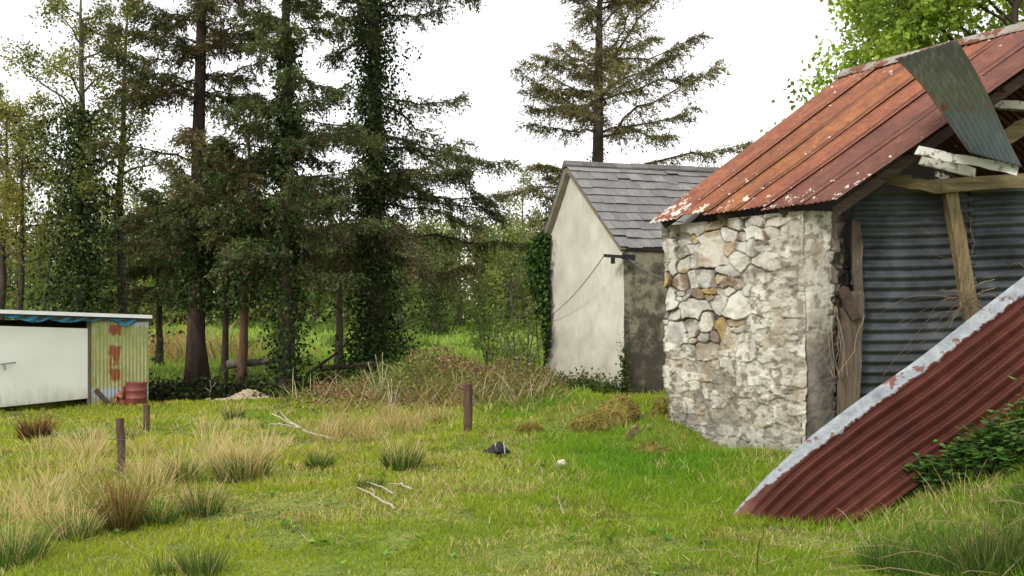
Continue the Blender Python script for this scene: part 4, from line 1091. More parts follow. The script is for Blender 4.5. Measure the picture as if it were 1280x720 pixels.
        c = lerp(c, lime, m[..., None])
        # grey algae low on the wall and black damp on the end face
        alg = sst(0.7, 0.1, Z + (fbm(p * 3, 3) - 0.5) * 1.2)[..., None] * 0.5
        c = lerp(c, A3(0.22, 0.215, 0.185), alg)
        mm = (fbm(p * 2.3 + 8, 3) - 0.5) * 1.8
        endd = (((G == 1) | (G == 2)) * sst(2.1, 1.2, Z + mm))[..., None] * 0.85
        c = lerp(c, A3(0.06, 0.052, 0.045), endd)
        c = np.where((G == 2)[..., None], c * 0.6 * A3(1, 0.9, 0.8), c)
        band = (gauss(S, Z, L1 + 0.06, 1.4, 0.16, 99) * (G <= 1) * sst(0.35, 0.6, fbm(p * 3 + 4, 3)))[..., None]
        c = lerp(c, A3(0.36, 0.31, 0.25), band * 0.6)
        return np.clip(c, 0.01, 0.85)
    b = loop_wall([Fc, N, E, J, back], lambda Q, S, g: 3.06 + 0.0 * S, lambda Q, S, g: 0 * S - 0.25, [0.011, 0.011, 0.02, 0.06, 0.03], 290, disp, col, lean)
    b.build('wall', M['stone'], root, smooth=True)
    # --- other walls that close the barn
    def slab(name, a, c, zt, th=0.4, zt2=None, peak=None):
        a, c = np.asarray(a, float), np.asarray(c, float); d = (c - a) / np.linalg.norm(c - a); nn = A3(-d[1], d[0]) * th
        zz0 = gz(*((a + c) / 2)) - 0.3
        pr = [(a, zz0), (c, zz0), (c, zt2 or zt)] + ([((a + c) / 2, peak)] if peak else []) + [(a, zt)]
        V = [A3(*q, z) for q, z in pr] + [A3(*(q + nn), z) for q, z in pr]; k = len(pr)
        f = [np.arange(k)[None], (np.arange(k)[::-1] + k)[None], np.array([[i, i + k, (i + 1) % k + k, (i + 1) % k] for i in range(k)])]
        m = MB(); m.add(V, f, A3(0.15, 0.13, 0.11)); m.build(name, M['stone'], root)  # stone coloured dark to carry the gloom inside the barn
    Bq, B2q = B[:2] + A3(0.25, 0.42), B2[:2] + A3(-0.3, -0.1)
    slab('wall', Bq + A3(0.2, -0.40), B2q + A3(0, -0.42), 3.0, 0.4, None, 5.40)
    slab('wall', A2[:2] + A3(-0.6, 0.7), B2q + A3(-0.1, 0), 3.0, 0.4)
    # --- roof of six corrugated sheets on the near slope
    seams = [0, 0.155, 0.325, 0.49, 0.655, 0.83, 1.0]
    Le = np.linalg.norm(B - A)
    for i in range(6):
        q = 5 - i                        # near verge = darkest
        s0, s1 = seams[q], seams[q + 1]
        m = int((s1 - s0) * Le / 0.076 * 8) + 2; nv = 34
        u = np.linspace(s0, s1 + 0.03, m); v = np.linspace(0, 1, nv)
        # u=0 far, 1 near
        e0 = B + (A - B) * u[:, None]; r0_ = RB + (RA - RB) * u[:, None]
        Pg = e0[:, None] + (r0_ - e0)[:, None] * v[None, :, None]
        nrm = unit(np.cross(A - B, RB - B)); nrm = nrm if nrm[2] > 0 else -nrm
        ph = u * Le / 0.076 * 2 * np.pi
        hgt = 0.0085 * np.cos(ph)[:, None] + (0.022 * (u - s0) / (s1 - s0))[:, None] + (fbm(np.stack(np.broadcast_arrays(u[:, None] * 3, v[None] * 3, q * 7.0), -1), 2) - 0.5) * 0.035
        Pg = Pg + nrm * hgt[..., None]
        sdir = unit(RB - B); jag = r.normal(0, 0.02) - 0.0
        Pg[:, 0] -= sdir * (0.03 + jag)
        UV = np.stack(np.broadcast_arrays(u[:, None], v[None]), -1)
        mb = MB(); mb.grid(Pg, None, UV)
        o = mb.build('roof_sheet', ROOFM[q], root, smooth=True); solid(o, 0.0025, 0)
    # far slope
    u = np.linspace(0, 1, 300); v = np.linspace(0, 1, 8)
    e0 = B2 + (A2 - B2) * u[:, None]; r0_ = RB + (RA - RB) * u[:, None]
    nrm = unit(np.cross(RB - B2, A2 - B2)); nrm = nrm if nrm[2] > 0 else -nrm
    Pg = e0[:, None] + (r0_ - e0)[:, None] * v[None, :, None] + nrm * (0.01 * np.cos(u * 38 * 6.283))[:, None, None]
    mb = MB(); mb.grid(Pg, None, np.stack(np.broadcast_arrays(u[:, None], v[None]), -1)); solid(mb.build('roof_sheet', ROOFM[4], root, smooth=True), 0.0025, 0)
    # ridge capping
    u = np.linspace(-0.01, 1.0, 60)
    rl = RB + (RA - RB) * u[:, None]; sd1 = unit(B - RB); sd2 = unit(B2 - RB)
    w_ = 0.17 + 0.012 * np.sin(u * 70)
    Pg = np.stack([rl + sd1 * w_[:, None] + A3(0, 0, 0.035), rl + sd1 * 0.03 + A3(0, 0, 0.065), rl + A3(0, 0, 0.075), rl + sd2 * 0.03 + A3(0, 0, 0.065), rl + sd2 * 0.17 + A3(0, 0, 0.035)], 1)
    mb = MB(); mb.grid(Pg); solid(mb.build('ridge_cap', M['cap'], root, smooth=True), 0.003, 0)
    # timbers under the roof
    mb = MB(); dn = A3(0, 0, -0.14)
    mb.beam(A + dn + A3(0.05, 0.12, 0.02), RA + dn + A3(0, 0.12, 0), 0.12, 0.05); mb.build('rafter', M['wood_dark'], root)
    for f_ in (0.33, 0.66, 1.0):
        mb = MB(); a = A + (B - A) * f_; c = RA + (RB - RA) * f_
        mb.beam(a + dn + A3(0.15, -0.1, 0.06), c + dn, 0.12, 0.06); mb.build('rafter', M['wood_dark'], root)
    for f_ in (0.3, 0.62):
        mb = MB(); a = A + (RA - A) * f_; c = B + (RB - B) * f_
        mb.beam(a + A3(0, 0.06, -0.1), c + A3(0, -0.1, -0.1), 0.06, 0.06); mb.build('purlin', M['wood_dark'], root)
    # --- corrugated infill, ribs lying level
    def infill(x0, x1, Y, z0, z1, sl=0.0, lab=None, amp=0.027, pitch=0.135):
        nz_ = int((z1 - z0) / pitch * 9); nx = 24
        x = np.linspace(x0, x1, nx); z = np.linspace(z0, z1, nz_)
        X, Z = np.meshgrid(x, z, indexing='ij')
        dent = (fbm(np.stack([X * 1.6, Z * 1.6, 0 * X], -1), 3) - 0.5) * 0.05
        Yg = Y + amp * np.sin((Z - z0) / pitch * 6.283) + dent
        Zg = Z + sl * (X - x0) + 0.012 * np.sin(X * 2.2)
        m = MB(); m.grid(np.stack([X, Yg, Zg], -1)); o = m.build('infill_sheet', M['zinc_dark'], root, smooth=True); solid(o, 0.002, 0)
        if lab: o['label'] = lab
    infill(4.35, 5.86, 11.22, 0.0, 2.2, 0.02); infill(4.32, 5.88, 11.20, 2.15, 3.32, 0.02)
    infill(5.84, 8.3, 11.24, 0.0, 2.05, 0.03); infill(5.82, 8.35, 11.21, 2.0, 3.42, 0.03)
    infill(8.3, 10.1, 11.24, 0.0, 3.3, 0.0)
    # timber frame on the gable
    def bm(name, a, c, wd, th, mat, up=(0, 0, 1), nseg=6, wob=0.008):
        m = MB(); m.beam(a, c, wd, th, up, nseg=nseg, wob=wob); return m.build(name, M[mat], root)
    bm('post', P(1187, 236, 11.0), P(1214, 402, 11.05), 0.16, 0.1, 'wood_post', (1, 0, 0))
    bm('post', P(1214, 398, 11.05), P(1220, 560, 11.05), 0.15, 0.1, 'wood_post', (1, 0, 0))
    bm('tie_beam', P(1160, 235, 10.95), P(1420, 215, 10.95), 0.17, 0.12, 'wood_yellow')
    bm('tie_beam', P(1094, 222, 10.9), P(1178, 237, 10.85), 0.13, 0.1, 'wood_yellow')
    bm('tie_beam', P(1092, 220, 11.0), P(1140, 222, 11.0), 0.05, 0.1, 'wood_yellow')
    bm('door_jamb', P(1069, 277, 11.12), P(1073, 375, 11.1), 0.11, 0.06, 'wood_grey', (1, 0, 0))
    bm('jamb_board', P(1067, 366, 11.02), P(1059, 530, 10.95), 0.26, 0.04, 'wood_grey', (1, 0, 0))
    bm('jamb_block', P(1052, 362, 10.95), P(1068, 394, 10.95), 0.13, 0.08, 'wood_dark', (1, 0, 0), 3, 0.012)
    bm('roof_timber', P(1238, 130, 11.3), P(1330, 136, 11.3), 0.1, 0.08, 'white_board')
    bm('roof_timber', P(1246, 180, 11.2), P(1325, 128, 11.2), 0.19, 0.08, 'wood_yellow')
    bm('roof_timber', P(1170, 218, 11.1), P(1185, 226, 11.1), 0.08, 0.06, 'white_board')
    return root
barn()

def boards():
    G = 'loose white boards on the barn gable'
    for lab, a, c, w_, t_ in (('longest loose white flaking board lying under the foot of the grey green sheet', P(1145, 188, 10.35), P(1272, 213, 10.0), 0.10, 0.06),
                         ('shorter loose splintered board under the long white board on the gable', P(1150, 200, 10.6), P(1218, 216, 10.4), 0.11, 0.07)):
        m = MB(); m.beam(a, c, w_, t_, nseg=8, wob=0.006); o = m.build('loose_board', M['white_board'], loc=a); props(o, lab, 'board', G)
boards()

def roof_patch():
    tl, tr, br, bl = P(1118, 74, 10.0), P(1195, 50, 10.15), P(1279, 208, 9.9), P(1213, 190, 9.85)
    nu, nv = 90, 40
    u = np.linspace(0, 1, nu)[:, None, None]; v = np.linspace(0, 1, nv)[None, :, None]
    top = tl + (tr - tl) * u; bot = bl + (br - bl) * u
    Pg = top + (bot - top) * v
    nrm = unit(np.cross(tr - tl, bl - tl)); nrm = nrm if nrm[1] < 0 else -nrm
    Pg = Pg + nrm * (0.013 * np.cos(u * 9 * 6.283) + 0.10 * np.sin(np.pi * v) * (1 - u) + 0.03 * np.sin(v * 5))
    # crumple of the left edge
    Pg[:, :, 0] -= (0.07 * np.sin(np.pi * np.clip(v * 1.0, 0, 1)) * (1 - u) ** 3)[..., 0]
    m = MB(); m.grid(Pg, None, np.stack(np.broadcast_arrays(u[..., 0], v[..., 0]), -1))
    k = NT('grey_green_loose_sheet')
    uu, vv = k.uv()
    a = k.noise(2.6, 6, 0.65); s = k.noise(16, 5, 0.7, k.coord((1.0, 1.0, 0.2)))
    c = k.ramp(vv, [(0.0, (0.035, 0.04, 0.028)), (0.45, (0.065, 0.074, 0.045)), (0.75, (0.08, 0.1, 0.095)), (1.0, (0.075, 0.095, 0.10))])
    c = k.mix(0.5, c, k.ramp(a, [(0.3, 0.5), (0.7, 1.0)]), 'MULTIPLY')
    c = k.mix(k.ramp(s, [(0.5, 0.0), (0.7, 0.4)]), c, (0.14, 0.15, 0.10))
    band = k.ramp(k.math('ABSOLUTE', k.math('SUBTRACT', vv, 0.56)), [(0.02, 1.0), (0.06, 0.0)])
    rr = k.math('MULTIPLY', band, k.ramp(k.noise(13, 4, 0.6, k.coord((1, 1, 0.3))), [(0.5, 0.0), (0.56, 1.0)]))
    rr = k.math('MAXIMUM', rr, k.ramp(k.math('ADD', uu, k.math('MULTIPLY', s, 0.05)), [(0.035, 1.0), (0.06, 0.0)]))
    c = k.mix(rr, c, (0.09, 0.03, 0.018))
    mat = k.finish(c, 0.75, s, 0.15, 0.004, spec=0.12)
    o = m.build('roof_sheet', mat, loc=bl, smooth=True); solid(o, 0.003, 0)
    o.name = 'loose_metal_sheet'
    props(o, 'loose grey green corrugated sheet slanting up across the rusty roof edge', 'metal sheet')
roof_patch()

def lean_sheet():
    px = [(903, 655, 7.55), (915, 641, 7.6), (960, 592, 7.65), (1010, 548, 7.7), (1075, 500, 7.75), (1150, 450, 7.8), (1210, 403, 7.8), (1280, 348, 7.8), (1380, 268, 7.8)]
    K = np.array([P(*q) for q in px]); d = np.concatenate([[0], np.cumsum(np.linalg.norm(np.diff(K, axis=0), axis=1))]); d /= d[-1]
    nu, nv = 80, 150
    u = np.linspace(0, 1, nu); top = np.stack([np.interp(u, d, K[:, e_]) for e_ in range(3)], -1)
    ker = np.ones(7) / 7
    for e_ in range(3):
        q = np.pad(top[:, e_], 3, mode='reflect', reflect_type='odd'); top[:, e_] = np.convolve(q, ker, 'valid')
    cdir = unit(A3(0.20, -0.60, -0.70)); W = 0.92
    v = np.linspace(0, 1, nv)
    Pg = top[:, None] + cdir * W * v[None, :, None]
    nrm = unit(np.cross(top[-1] - top[0], cdir)); nrm = nrm if nrm[1] < 0 else -nrm
    amp = 0.027 * sst(0.1, 0.17, v)
    Pg = Pg + nrm * (amp * np.cos(v * W / 0.104 * 6.283))[None, :, None]
    Pg = Pg + nrm * ((fbm(np.stack(np.broadcast_arrays(u[:, None] * 3, v[None] * 2, 0.0), -1), 3) - 0.5) * 0.12)[..., None]
    # a rolled lip along the top edge
    Pg[:, :, 2] += (0.02 * np.exp(-((v - 0.05) / 0.05) ** 2))[None]
    m = MB(); m.grid(Pg, None, np.stack(np.broadcast_arrays(u[:, None], v[None]), -1))
    o = m.build('corrugated_sheet', M['lean'], loc=(2.6, 7.4, 0.0), smooth=True); solid(o, 0.003, 0)
    props(o, 'fallen maroon corrugated sheet with bare zinc upper edge, slanting up from the grass', 'metal sheet')
lean_sheet()

def twigs_nest():
    r = np.random.default_rng(71); b = MB()
    c = P(1213, 372, 10.85)
    for q in range(36):
        a = unit(r.normal(0, 1, 3) * A3(1, 0.4, 1) + A3(-0.3, -0.2, -0.1)); L = r.uniform(0.2, 0.55)
        pts = bez(c + r.normal(0, 0.06, 3), a, L, (0, -0.2, 0), 6, 0.25, r)
        b.tube(pts, 0.004, 3, C=A3(0.3, 0.23, 0.15) * r.uniform(0.5, 1.2), cap=False)
    for q in range(14):
        pts = bez(c + r.normal(0, 0.08, 3), unit(A3(r.uniform(-1.2, 0.1), -0.1, r.normal(-0.1, 0.5))), r.uniform(0.7, 1.5), (0.1, -0.3, 0), 8, 0.3, r)
        b.tube(pts, 0.003, 3, C=A3(0.2, 0.16, 0.12), cap=False)
    props(b.build('dead_creeper', M['attr'], loc=c), 'dead tangled creeper hanging on the gable post of the stone barn', 'creeper')
    # creeper behind the jamb board
    b = MB(); c = P(1050, 470, 10.85)
    for q in range(8):
        pts = bez(c + r.normal(0, 0.05, 3), unit(A3(r.normal(0.1, 0.25), 0, 1)), r.uniform(0.5, 1.0), (0, 0, 0), 8, 0.2, r)
        b.tube(pts, 0.004, 3, C=A3(0.28, 0.21, 0.15), cap=False)
    props(b.build('dead_creeper', M['attr'], loc=c), 'few dead stems climbing the wide board beside the stone wall end', 'creeper')
twigs_nest()

# ------------------------------------------------------------------ plastered outbuilding
def outbuilding():
    r = np.random.default_rng(81)
    a = A3(*P(780, 400, 20)[:2]); f = A3(*P(684, 400, 23.4)[:2]); e2 = A3(0.97, 0.243)
    a2, f2 = a + e2 * 6.0, f + e2 * 6.0
    Ln = np.linalg.norm(f - a); ap = 0.672; zn, zf, za = 3.34, 3.86, 5.58
    root = thing('outbuilding', 'small cream plastered outbuilding with grey slate roof', 'outbuilding', (a[0], a[1], gz(*a)))
    def wall(p, q, name, mat, gable):
        L = np.linalg.norm(q - p); nu = int(L / 0.05); nv = 60
        u = np.linspace(0, 1, nu); v = np.linspace(0, 1, nv)
        if gable: zt = np.where(u < ap, lerp(zn, za, u / ap), lerp(za, zf, (u - ap) / (1 - ap)))
        else: zt = np.full(nu, zn)
        Z = -0.3 + (zt[:, None] + 0.3) * v[None]
        XY = p + (q - p) * u[:, None]; d = (q - p) / L; nn = A3(-d[1], d[0])
        nn = nn if gable and nn[0] < 0 else nn
        if not gable and nn[1] > 0: nn = -nn
        bump = (fbm(np.stack(np.broadcast_arrays(u[:, None] * L * 0.9, Z * 0.9, 3.0 if gable else 8.0), -1), 4) - 0.5) * 0.09
        edge = np.minimum(u, 1 - u) * L; bump = bump * sst(0, 0.25, edge)[:, None]
        Pg = np.concatenate([XY[:, None] + nn * bump[..., None] + 0 * Z[..., None], Z[..., None]], -1)
        jj = (fbm(np.stack([Z * 2, Z * 0, Z * 0], -1), 3) - 0.5) * 0.07
        if gable:   # rough arris and a battered far edge
            Pg[..., 0] += (jj * (edge < 0.02)[:, None]) - 0.10 * sst(0.7, 1.0, u)[:, None] * sst(1.8, 0.0, Z)
        m = MB(); m.grid(Pg); o = m.build(name, M[mat], root, smooth=True)
        return o
    wall(a, f, 'gable_wall', 'plaster', True)
    wall(a, a2, 'side_wall', 'plaster_shade_dirt', False)
    # back and far end so the building is closed
    m = MB(); apx = a + (f - a) * ap; apx2 = apx + e2 * 6
    V = [A3(*f, -0.3), A3(*f, zf), A3(*f2, zf), A3(*f2, -0.3)]; m.add(V, np.array([[0, 1, 2, 3]])); m.build('back_wall', M['plaster'], root)
    m = MB(); V = [A3(*a2, -0.3), A3(*f2, -0.3), A3(*f2, zf), A3(*apx2, za), A3(*a2, zn)]; m.add(V, np.array([[0, 1, 2, 3, 4]])); m.build('end_wall', M['plaster'], root)
    # roof: courses of slates on the slope we see
    R0 = A3(*apx, za + 0.05); E0 = A3(*a, zn); sl = unit(E0 - A3(*apx, za)); E0 = E0 + sl * 0.10 + A3(0, 0, 0.05)
    SL = np.linalg.norm(E0 - R0); nc = 10; ex = SL / nc; e3 = A3(*e2, 0) / np.linalg.norm(e2); nrm = unit(np.cross(e3, sl)); nrm = nrm if nrm[2] > 0 else -nrm
    m = MB()
    for c in range(nc):
        x = -0.14 - (0.165 if c % 2 else 0)
        while x < 6.15:
            w_ = 0.33 * r.uniform(0.9, 1.1); x0 = max(x, -0.14); x1 = min(x + w_ - 0.006, 6.15)
            x += w_
            if x1 - x0 < 0.05: continue
            gap = r.random() < 0.012
            lo = R0 + sl * (ex * (c + 1) + r.normal(0, 0.012) + (0.07 if r.random() < 0.02 else 0)) ; hi = R0 + sl * (ex * c - 0.06 if c else 0)
            t = 0.016; lift = 0.034 + abs(r.normal(0, 0.008)) + (0.03 if r.random() < 0.04 else 0)
            g = r.uniform(0.85, 1.15); cc = np.clip(A3(0.235, 0.228, 0.228) * g + (A3(0.05, 0.05, 0.04) if r.random() < 0.25 else 0), 0, 1)
            if gap: lo = lo - sl * 0.08
            V = []
            for tt in (0, t):
                V += [hi + e3 * x0 + nrm * (0.006 + tt), hi + e3 * x1 + nrm * (0.006 + tt), lo + e3 * x1 + nrm * (lift + tt + r.normal(0, 0.003)), lo + e3 * x0 + nrm * (lift + tt)]
            m.add(V, np.array([[0, 3, 2, 1], [4, 5, 6, 7], [0, 1, 5, 4], [1, 2, 6, 5], [2, 3, 7, 6], [3, 0, 4, 7]]), cc)
    rf = m.build('roof', M['slate'], root)
    # deck under the slates and the slope behind
    m = MB(); m.box((R0 + E0) / 2 + e3 * 3.0 - nrm * 0.03, e3 * 3.1, (E0 - R0) / 2, nrm * 0.02, A3(0.1, 0.09, 0.08)); m.build('roof_deck', M['slate'], root)
    E1 = A3(*f, zf + 0.05); sl2 = unit(E1 - R0); E1 = E1 + sl2 * 0.2; n2 = unit(np.cross(e3, sl2)); n2 = n2 if n2[2] > 0 else -n2
    m = MB(); m.box((R0 + E1) / 2 + e3 * 2.98 + n2 * 0.012, e3 * 3.12, (E1 - R0) / 2, n2 * 0.03, A3(0.15, 0.15, 0.16)); m.build('roof', M['slate'], root)
    # ridge tiles
    m = MB(); x = -0.16
    while x < 6.1:
        c = A3(0.15, 0.14, 0.135) * r.uniform(0.7, 1.3); q = R0 + e3 * x + A3(0, 0, 0.035 + r.normal(0, 0.006))
        V = []
        for k in (0, 0.44):
            b0 = q + e3 * k
            V += [b0 + sl * 0.17 + nrm * 0.03, b0 + sl * 0.15 + nrm * 0.06, b0 + A3(0, 0, 0.075), b0 + sl2 * 0.15 + n2 * 0.06, b0 + sl2 * 0.17 + n2 * 0.03]
        m.add(V, [np.array([[i, i + 1, i + 6, i + 5] for i in range(4)]), np.array([[4, 3, 2, 1, 0]]), np.array([[5, 6, 7, 8, 9]])], c)
        x += 0.45
    m.build('ridge_tiles', M['slate'], root)
    # verge boards on the gable
    out = A3(*(-e2), 0) / np.linalg.norm(e2)
    m = MB(); m.beam(R0 + out * 0.07 - A3(0, 0, 0.16), E1 + out * 0.07 - A3(0, 0, 0.08) , 0.24, 0.14, n2); m.build('verge_board', M['verge'], root)
    m = MB(); m.beam(R0 + out * 0.06 - A3(0, 0, 0.09), E0 + out * 0.06 - A3(0, 0, 0.04), 0.06, 0.13, nrm); m.build('verge_board', M['verge'], root)
    # eaves board and gap
    m = MB(); m.beam(E0 - nrm * 0.06 - sl * 0.04, E0 + e3 * 6.1 - nrm * 0.06 - sl * 0.04, 0.1, 0.03); m.build('fascia', M['wood_dark'], root)
    # iron bracket on the corner with its wires
    c = A3(*a, 3.13) + A3(-0.05, -0.12, 0)
    m = MB(); m.beam(c + A3(-0.42, 0.05, 0.03), c + A3(0.24, -0.03, -0.02), 0.07, 0.07); m.beam(c + A3(-0.22, -0.04, -0.02), c + A3(-0.22, -0.04, -0.16), 0.09, 0.09, (1, 0, 0)); m.beam(c + A3(-0.02, -0.05, 0.0), c + A3(0.28, -0.05, -0.03), 0.12, 0.1)
    br = m.build('wire_bracket', M['black'], root)
    m = MB(); w0 = P(757, 320, 19.8)
    t = np.linspace(0, 1, 14)[:, None]
    w1 = A3(*(a + (f - a) * 0.93), 1.75) + out * 0.1
    m.tube(w0 + (w1 - w0) * t + A3(0, 0, -0.30) * (t * (1 - t)) * 2 + out * 0.04, 0.011, 4); m.build('wire', M['wire'], br)
    m = MB(); w0 = P(786, 324, 19.8); w1 = P(828, 347, 18.5)
    m.tube(w0 + (w1 - w0) * t + A3(0, 0, -0.1) * (t * (1 - t)) * 2, 0.011, 4); m.build('wire', M['wire'], br)
    # ivy climbing the far corner and along the back eave
    b = MB(); n = 5200; t = r.random(n); z = 0.6 + 3.4 * t ** 0.6
    wdt = np.interp(z, [0, 1, 1.8, 2.6, 3.3, 4.0], [0.04, 0.08, 0.2, 0.5, 0.66, 0.34])
    x = f[0] + 0.0 - wdt * np.abs(r.normal(0.2, 0.5, n)) * 0.75 + 0.05; y = f[1] + r.normal(0, 0.2, n)
    c = np.stack([x, y, z], -1); d = unit(r.normal(0, 0.6, (n, 3)) + A3(-0.2, -0.5, -0.7)); s = perp(d, r); L = 0.11 * r.uniform(0.6, 1.3, n)
    b.leaves(c, d, s, L, L * 0.85, palette([(0.018, 0.045, 0.01), (0.035, 0.08, 0.016), (0.07, 0.13, 0.028)], n, r, 0.25, [0.35, 0.4, 0.25]), 0.12)
    for q in range(6):
        b.tube(bez(A3(f[0] - 0.08, f[1] - 0.05, 0.0), unit(A3(r.normal(-0.03, 0.04), 0, 1)), r.uniform(2.4, 3.8), (0, 0, 0), 10, 0.06, r), 0.018, 4, C=A3(0.05, 0.035, 0.025))
    # ivy along the left roof slope
    n = 1500; t = r.random(n)[:, None]; c = E1 + (R0 - E1) * t * 0.9 + out * 0.02 + n2 * np.abs(r.normal(0.05, 0.06, (n, 1))) + r.normal(0, 0.05, (n, 3)); d = rdir(n, r); L = 0.1 * r.uniform(0.6, 1.2, n)
    b.leaves(c[: 900], d[: 900], perp(d[:900], r), L[: 900], L[: 900] * 0.8, palette([(0.02, 0.04, 0.012), (0.04, 0.065, 0.02)], 900, r, 0.25), 0.1)
    props(b.build('ivy', M['ivy'], loc=(f[0], f[1], 0)), 'ivy climbing the far corner of the plastered gable', 'ivy')
    # weeds at the foot of the gable
    b = MB(); n = 1500; t = r.uniform(0.0, 0.75, n); xy = a + (f - a) * t[:, None] + np.stack([-np.abs(r.normal(0.15, 0.12, n)), -np.abs(r.normal(0.05, 0.1, n))], -1)
    z = ground(xy[:, 0], xy[:, 1]) + np.abs(r.normal(0, 0.16, n)) * (0.5 + fbm(np.stack([t * 9, t * 0, t * 0], -1), 2)); c = np.concatenate([xy, z[:, None]], -1)
    d = rdir(n, r); L = 0.09 * r.uniform(0.6, 1.3, n); b.leaves(c, d, perp(d, r), L, L * 0.6, palette([(0.08, 0.13, 0.03), (0.05, 0.08, 0.02), (0.14, 0.18, 0.05)], n, r, 0.2), 0.1)
    n = 500; z = np.abs(r.normal(0, 0.55, n)); c = np.stack([a[0] + r.normal(-0.02, 0.07, n), a[1] - 0.1 + r.normal(0, 0.05, n), z], -1); d = rdir(n, r); L = 0.07 * r.uniform(0.6, 1.3, n)
    b.leaves(c, d, perp(d, r), L, L * 0.7, palette([(0.06, 0.08, 0.025), (0.1, 0.12, 0.04)], n, r, 0.2), 0.1)
    props(b.build('weeds', M['leaf']), 'low weeds along the foot of the plastered gable', 'weeds', kind='stuff')
outbuilding()

# ------------------------------------------------------------------ metal shed on the left
def shed():
    r = np.random.default_rng(91)
    def W(px, Z, dy=0.0):
        Y = np.interp(px, [-200, 0, 185], [15.7, 17.5, 19.5]) if px >= -200 else 15.7
        q = A3((px - 640) / F_PX * Y, Y, Z); return q
    base = W(60, -0.18)
    root = thing('metal_shed', 'low shed with wide white door and yellow green corrugated front', 'shed', tuple(base))
    L0, R0 = W(-120, 0), W(185, 0); ex = unit((R0 - L0) * A3(1, 1, 0)); ey = A3(-ex[1], ex[0], 0)
    def zt(px): return np.interp(px, [-120, 0, 185], [1.94, 1.885, 1.79])
    zb = -0.24
    m = MB()
    # door leaf
    a, c = W(-70, 0), W(109, 0)
    p0, p1 = a - ey * 0.03, c - ey * 0.03
    zt0, zt1 = 1.62, 1.52
    V = [A3(*p0[:2], -0.08), A3(*p1[:2], 0.04), A3(*p1[:2], zt1), A3(*p0[:2], zt0)]
    V += [v + ey * 0.04 for v in V]
    m.add(V, np.array([[0, 1, 2, 3], [7, 6, 5, 4], [0, 4, 5, 1], [1, 5, 6, 2], [2, 6, 7, 3], [3, 7, 4, 0]])); d = m.build('door', M['door_white'], root)
    m = MB(); h = W(3, 0.82) - ey * 0.09
    m.beam(h - ex * 0.06, h + ex * 0.22 + A3(0, 0, 0.03), 0.035, 0.02); m.beam(h + A3(0, 0, 0.02), h - A3(0, 0, 0.12) + ex * 0.03, 0.03, 0.03, (1, 0, 0)); m.build('handle', M['metal'], d)
    # corrugated front panel
    q0, q1 = W(113, 0), W(185, 0); Lp = np.linalg.norm(q1 - q0); pitch = 0.076; nu = int(Lp / pitch * 8); nv = 20
    u = np.linspace(0, 1, nu); v = np.linspace(0, 1, nv)
    Pg = (q0 + (q1 - q0) * u[:, None])[:, None] - ey * (0.012 * np.cos(u * Lp / pitch * 6.283) + 0.03)[:, None, None] + 0 * v[None, :, None]
    zz = -0.22 + (1.74 + 0.22) * v; Pg = Pg + np.stack([0 * v, 0 * v, zz], -1)[None]
    m = MB(); m.grid(Pg, None, np.stack(np.broadcast_arrays(u[:, None], v[None]), -1)); o = m.build('front_sheet', M['shed_sheet'], root, smooth=True); solid(o, 0.002, 0)
    # side and back
    S1 = q1 + ey * 3.0; m = MB()
    n = 40; u = np.linspace(0, 1, n * 8); Pg = (q1 + (S1 - q1) * u[:, None])[:, None] + ex * (0.012 * np.cos(u * n * 6.283))[:, None, None] + 0 * v[None, :, None]
    Pg = Pg + np.stack([0 * v, 0 * v, -0.3 + 2.0 * v], -1)[None]; m.grid(Pg, None, np.stack(np.broadcast_arrays(u[:, None] * 0.2, v[None]), -1)); solid(m.build('side_sheet', M['shed_sheet'], root, smooth=True), 0.002, 0)
    m = MB(); m.box((L0 + S1 - ex * 0) / 2 * A3(0, 0, 0) + (L0 + R0) / 2 + ey * 3.0 + A3(0, 0, 0.7), ex * np.linalg.norm(R0 - L0) / 2, ey * 0.03, A3(0, 0, 1.0)); m.box(L0 + ey * 1.5 + A3(0, 0, 0.7), ex * 0.03, ey * 1.5, A3(0, 0, 1.0)); m.build('back_wall', M['dark'], root)
    # frame: posts and lintel
    for px in (111.5, -75):
        m = MB(); p = W(px, 0) - ey * 0.0; m.beam(A3(p[0], p[1], zb), A3(p[0], p[1], 1.74), 0.08, 0.08, (1, 0, 0)); m.build('door_post', M['wood_grey'], root)
    m = MB(); m.beam(W(-118, 1.84) - ey * 0.02, W(184, 1.70) - ey * 0.02, 0.09, 0.06); m.build('lintel', M['wood_grey'], root)
    # roof slab with white edge
    m = MB(); c = (W(-120, zt(-120)) + W(187, zt(187))) / 2; hx = (W(187, zt(187)) - W(-122, zt(-120))) / 2
    m.box(c + ey * 1.5 + A3(0, 0, -0.03), hx, ey * 1.62, A3(0, 0, 0.018)); m.build('roof', M['white_trim'], root)
    m = MB(); m.beam(W(-121, zt(-120)) - ey * 0.14 - A3(0, 0, .02), W(187, zt(187)) - ey * 0.14 - A3(0, 0, .02), 0.075, 0.03); m.build('roof_edge', M['white_trim'], root)
    # tarpaulin under the roof edge
    m = MB(); nu = 120; px = np.linspace(3, 168, nu); nv = 6; rows = []
    for q in range(nu):
        t = W(px[q], zt(px[q]) - 0.045); dep = 0.065 + 0.12 * vnoise(A3(px[q] * 0.05, 0, 0)) + 0.08 * (px[q] > 138) * np.sin(np.clip((px[q] - 138) / 27, 0, 1) * 3.14)
        rows.append([t - ey * (0.10 + 0.05 * np.sin(px[q] * 0.3 + k)) * (0.6 + 0.1 * k) - A3(0, 0, dep * k / (nv - 1)) for k in range(nv)])
    m.grid(np.array(rows)); o = m.build('tarpaulin', M['tarp'], loc=tuple(W(80, 1.7)), smooth=True); solid(o, 0.004, 0)
    props(o, 'blue plastic tarpaulin rolled under the roof edge of the low shed', 'tarpaulin')
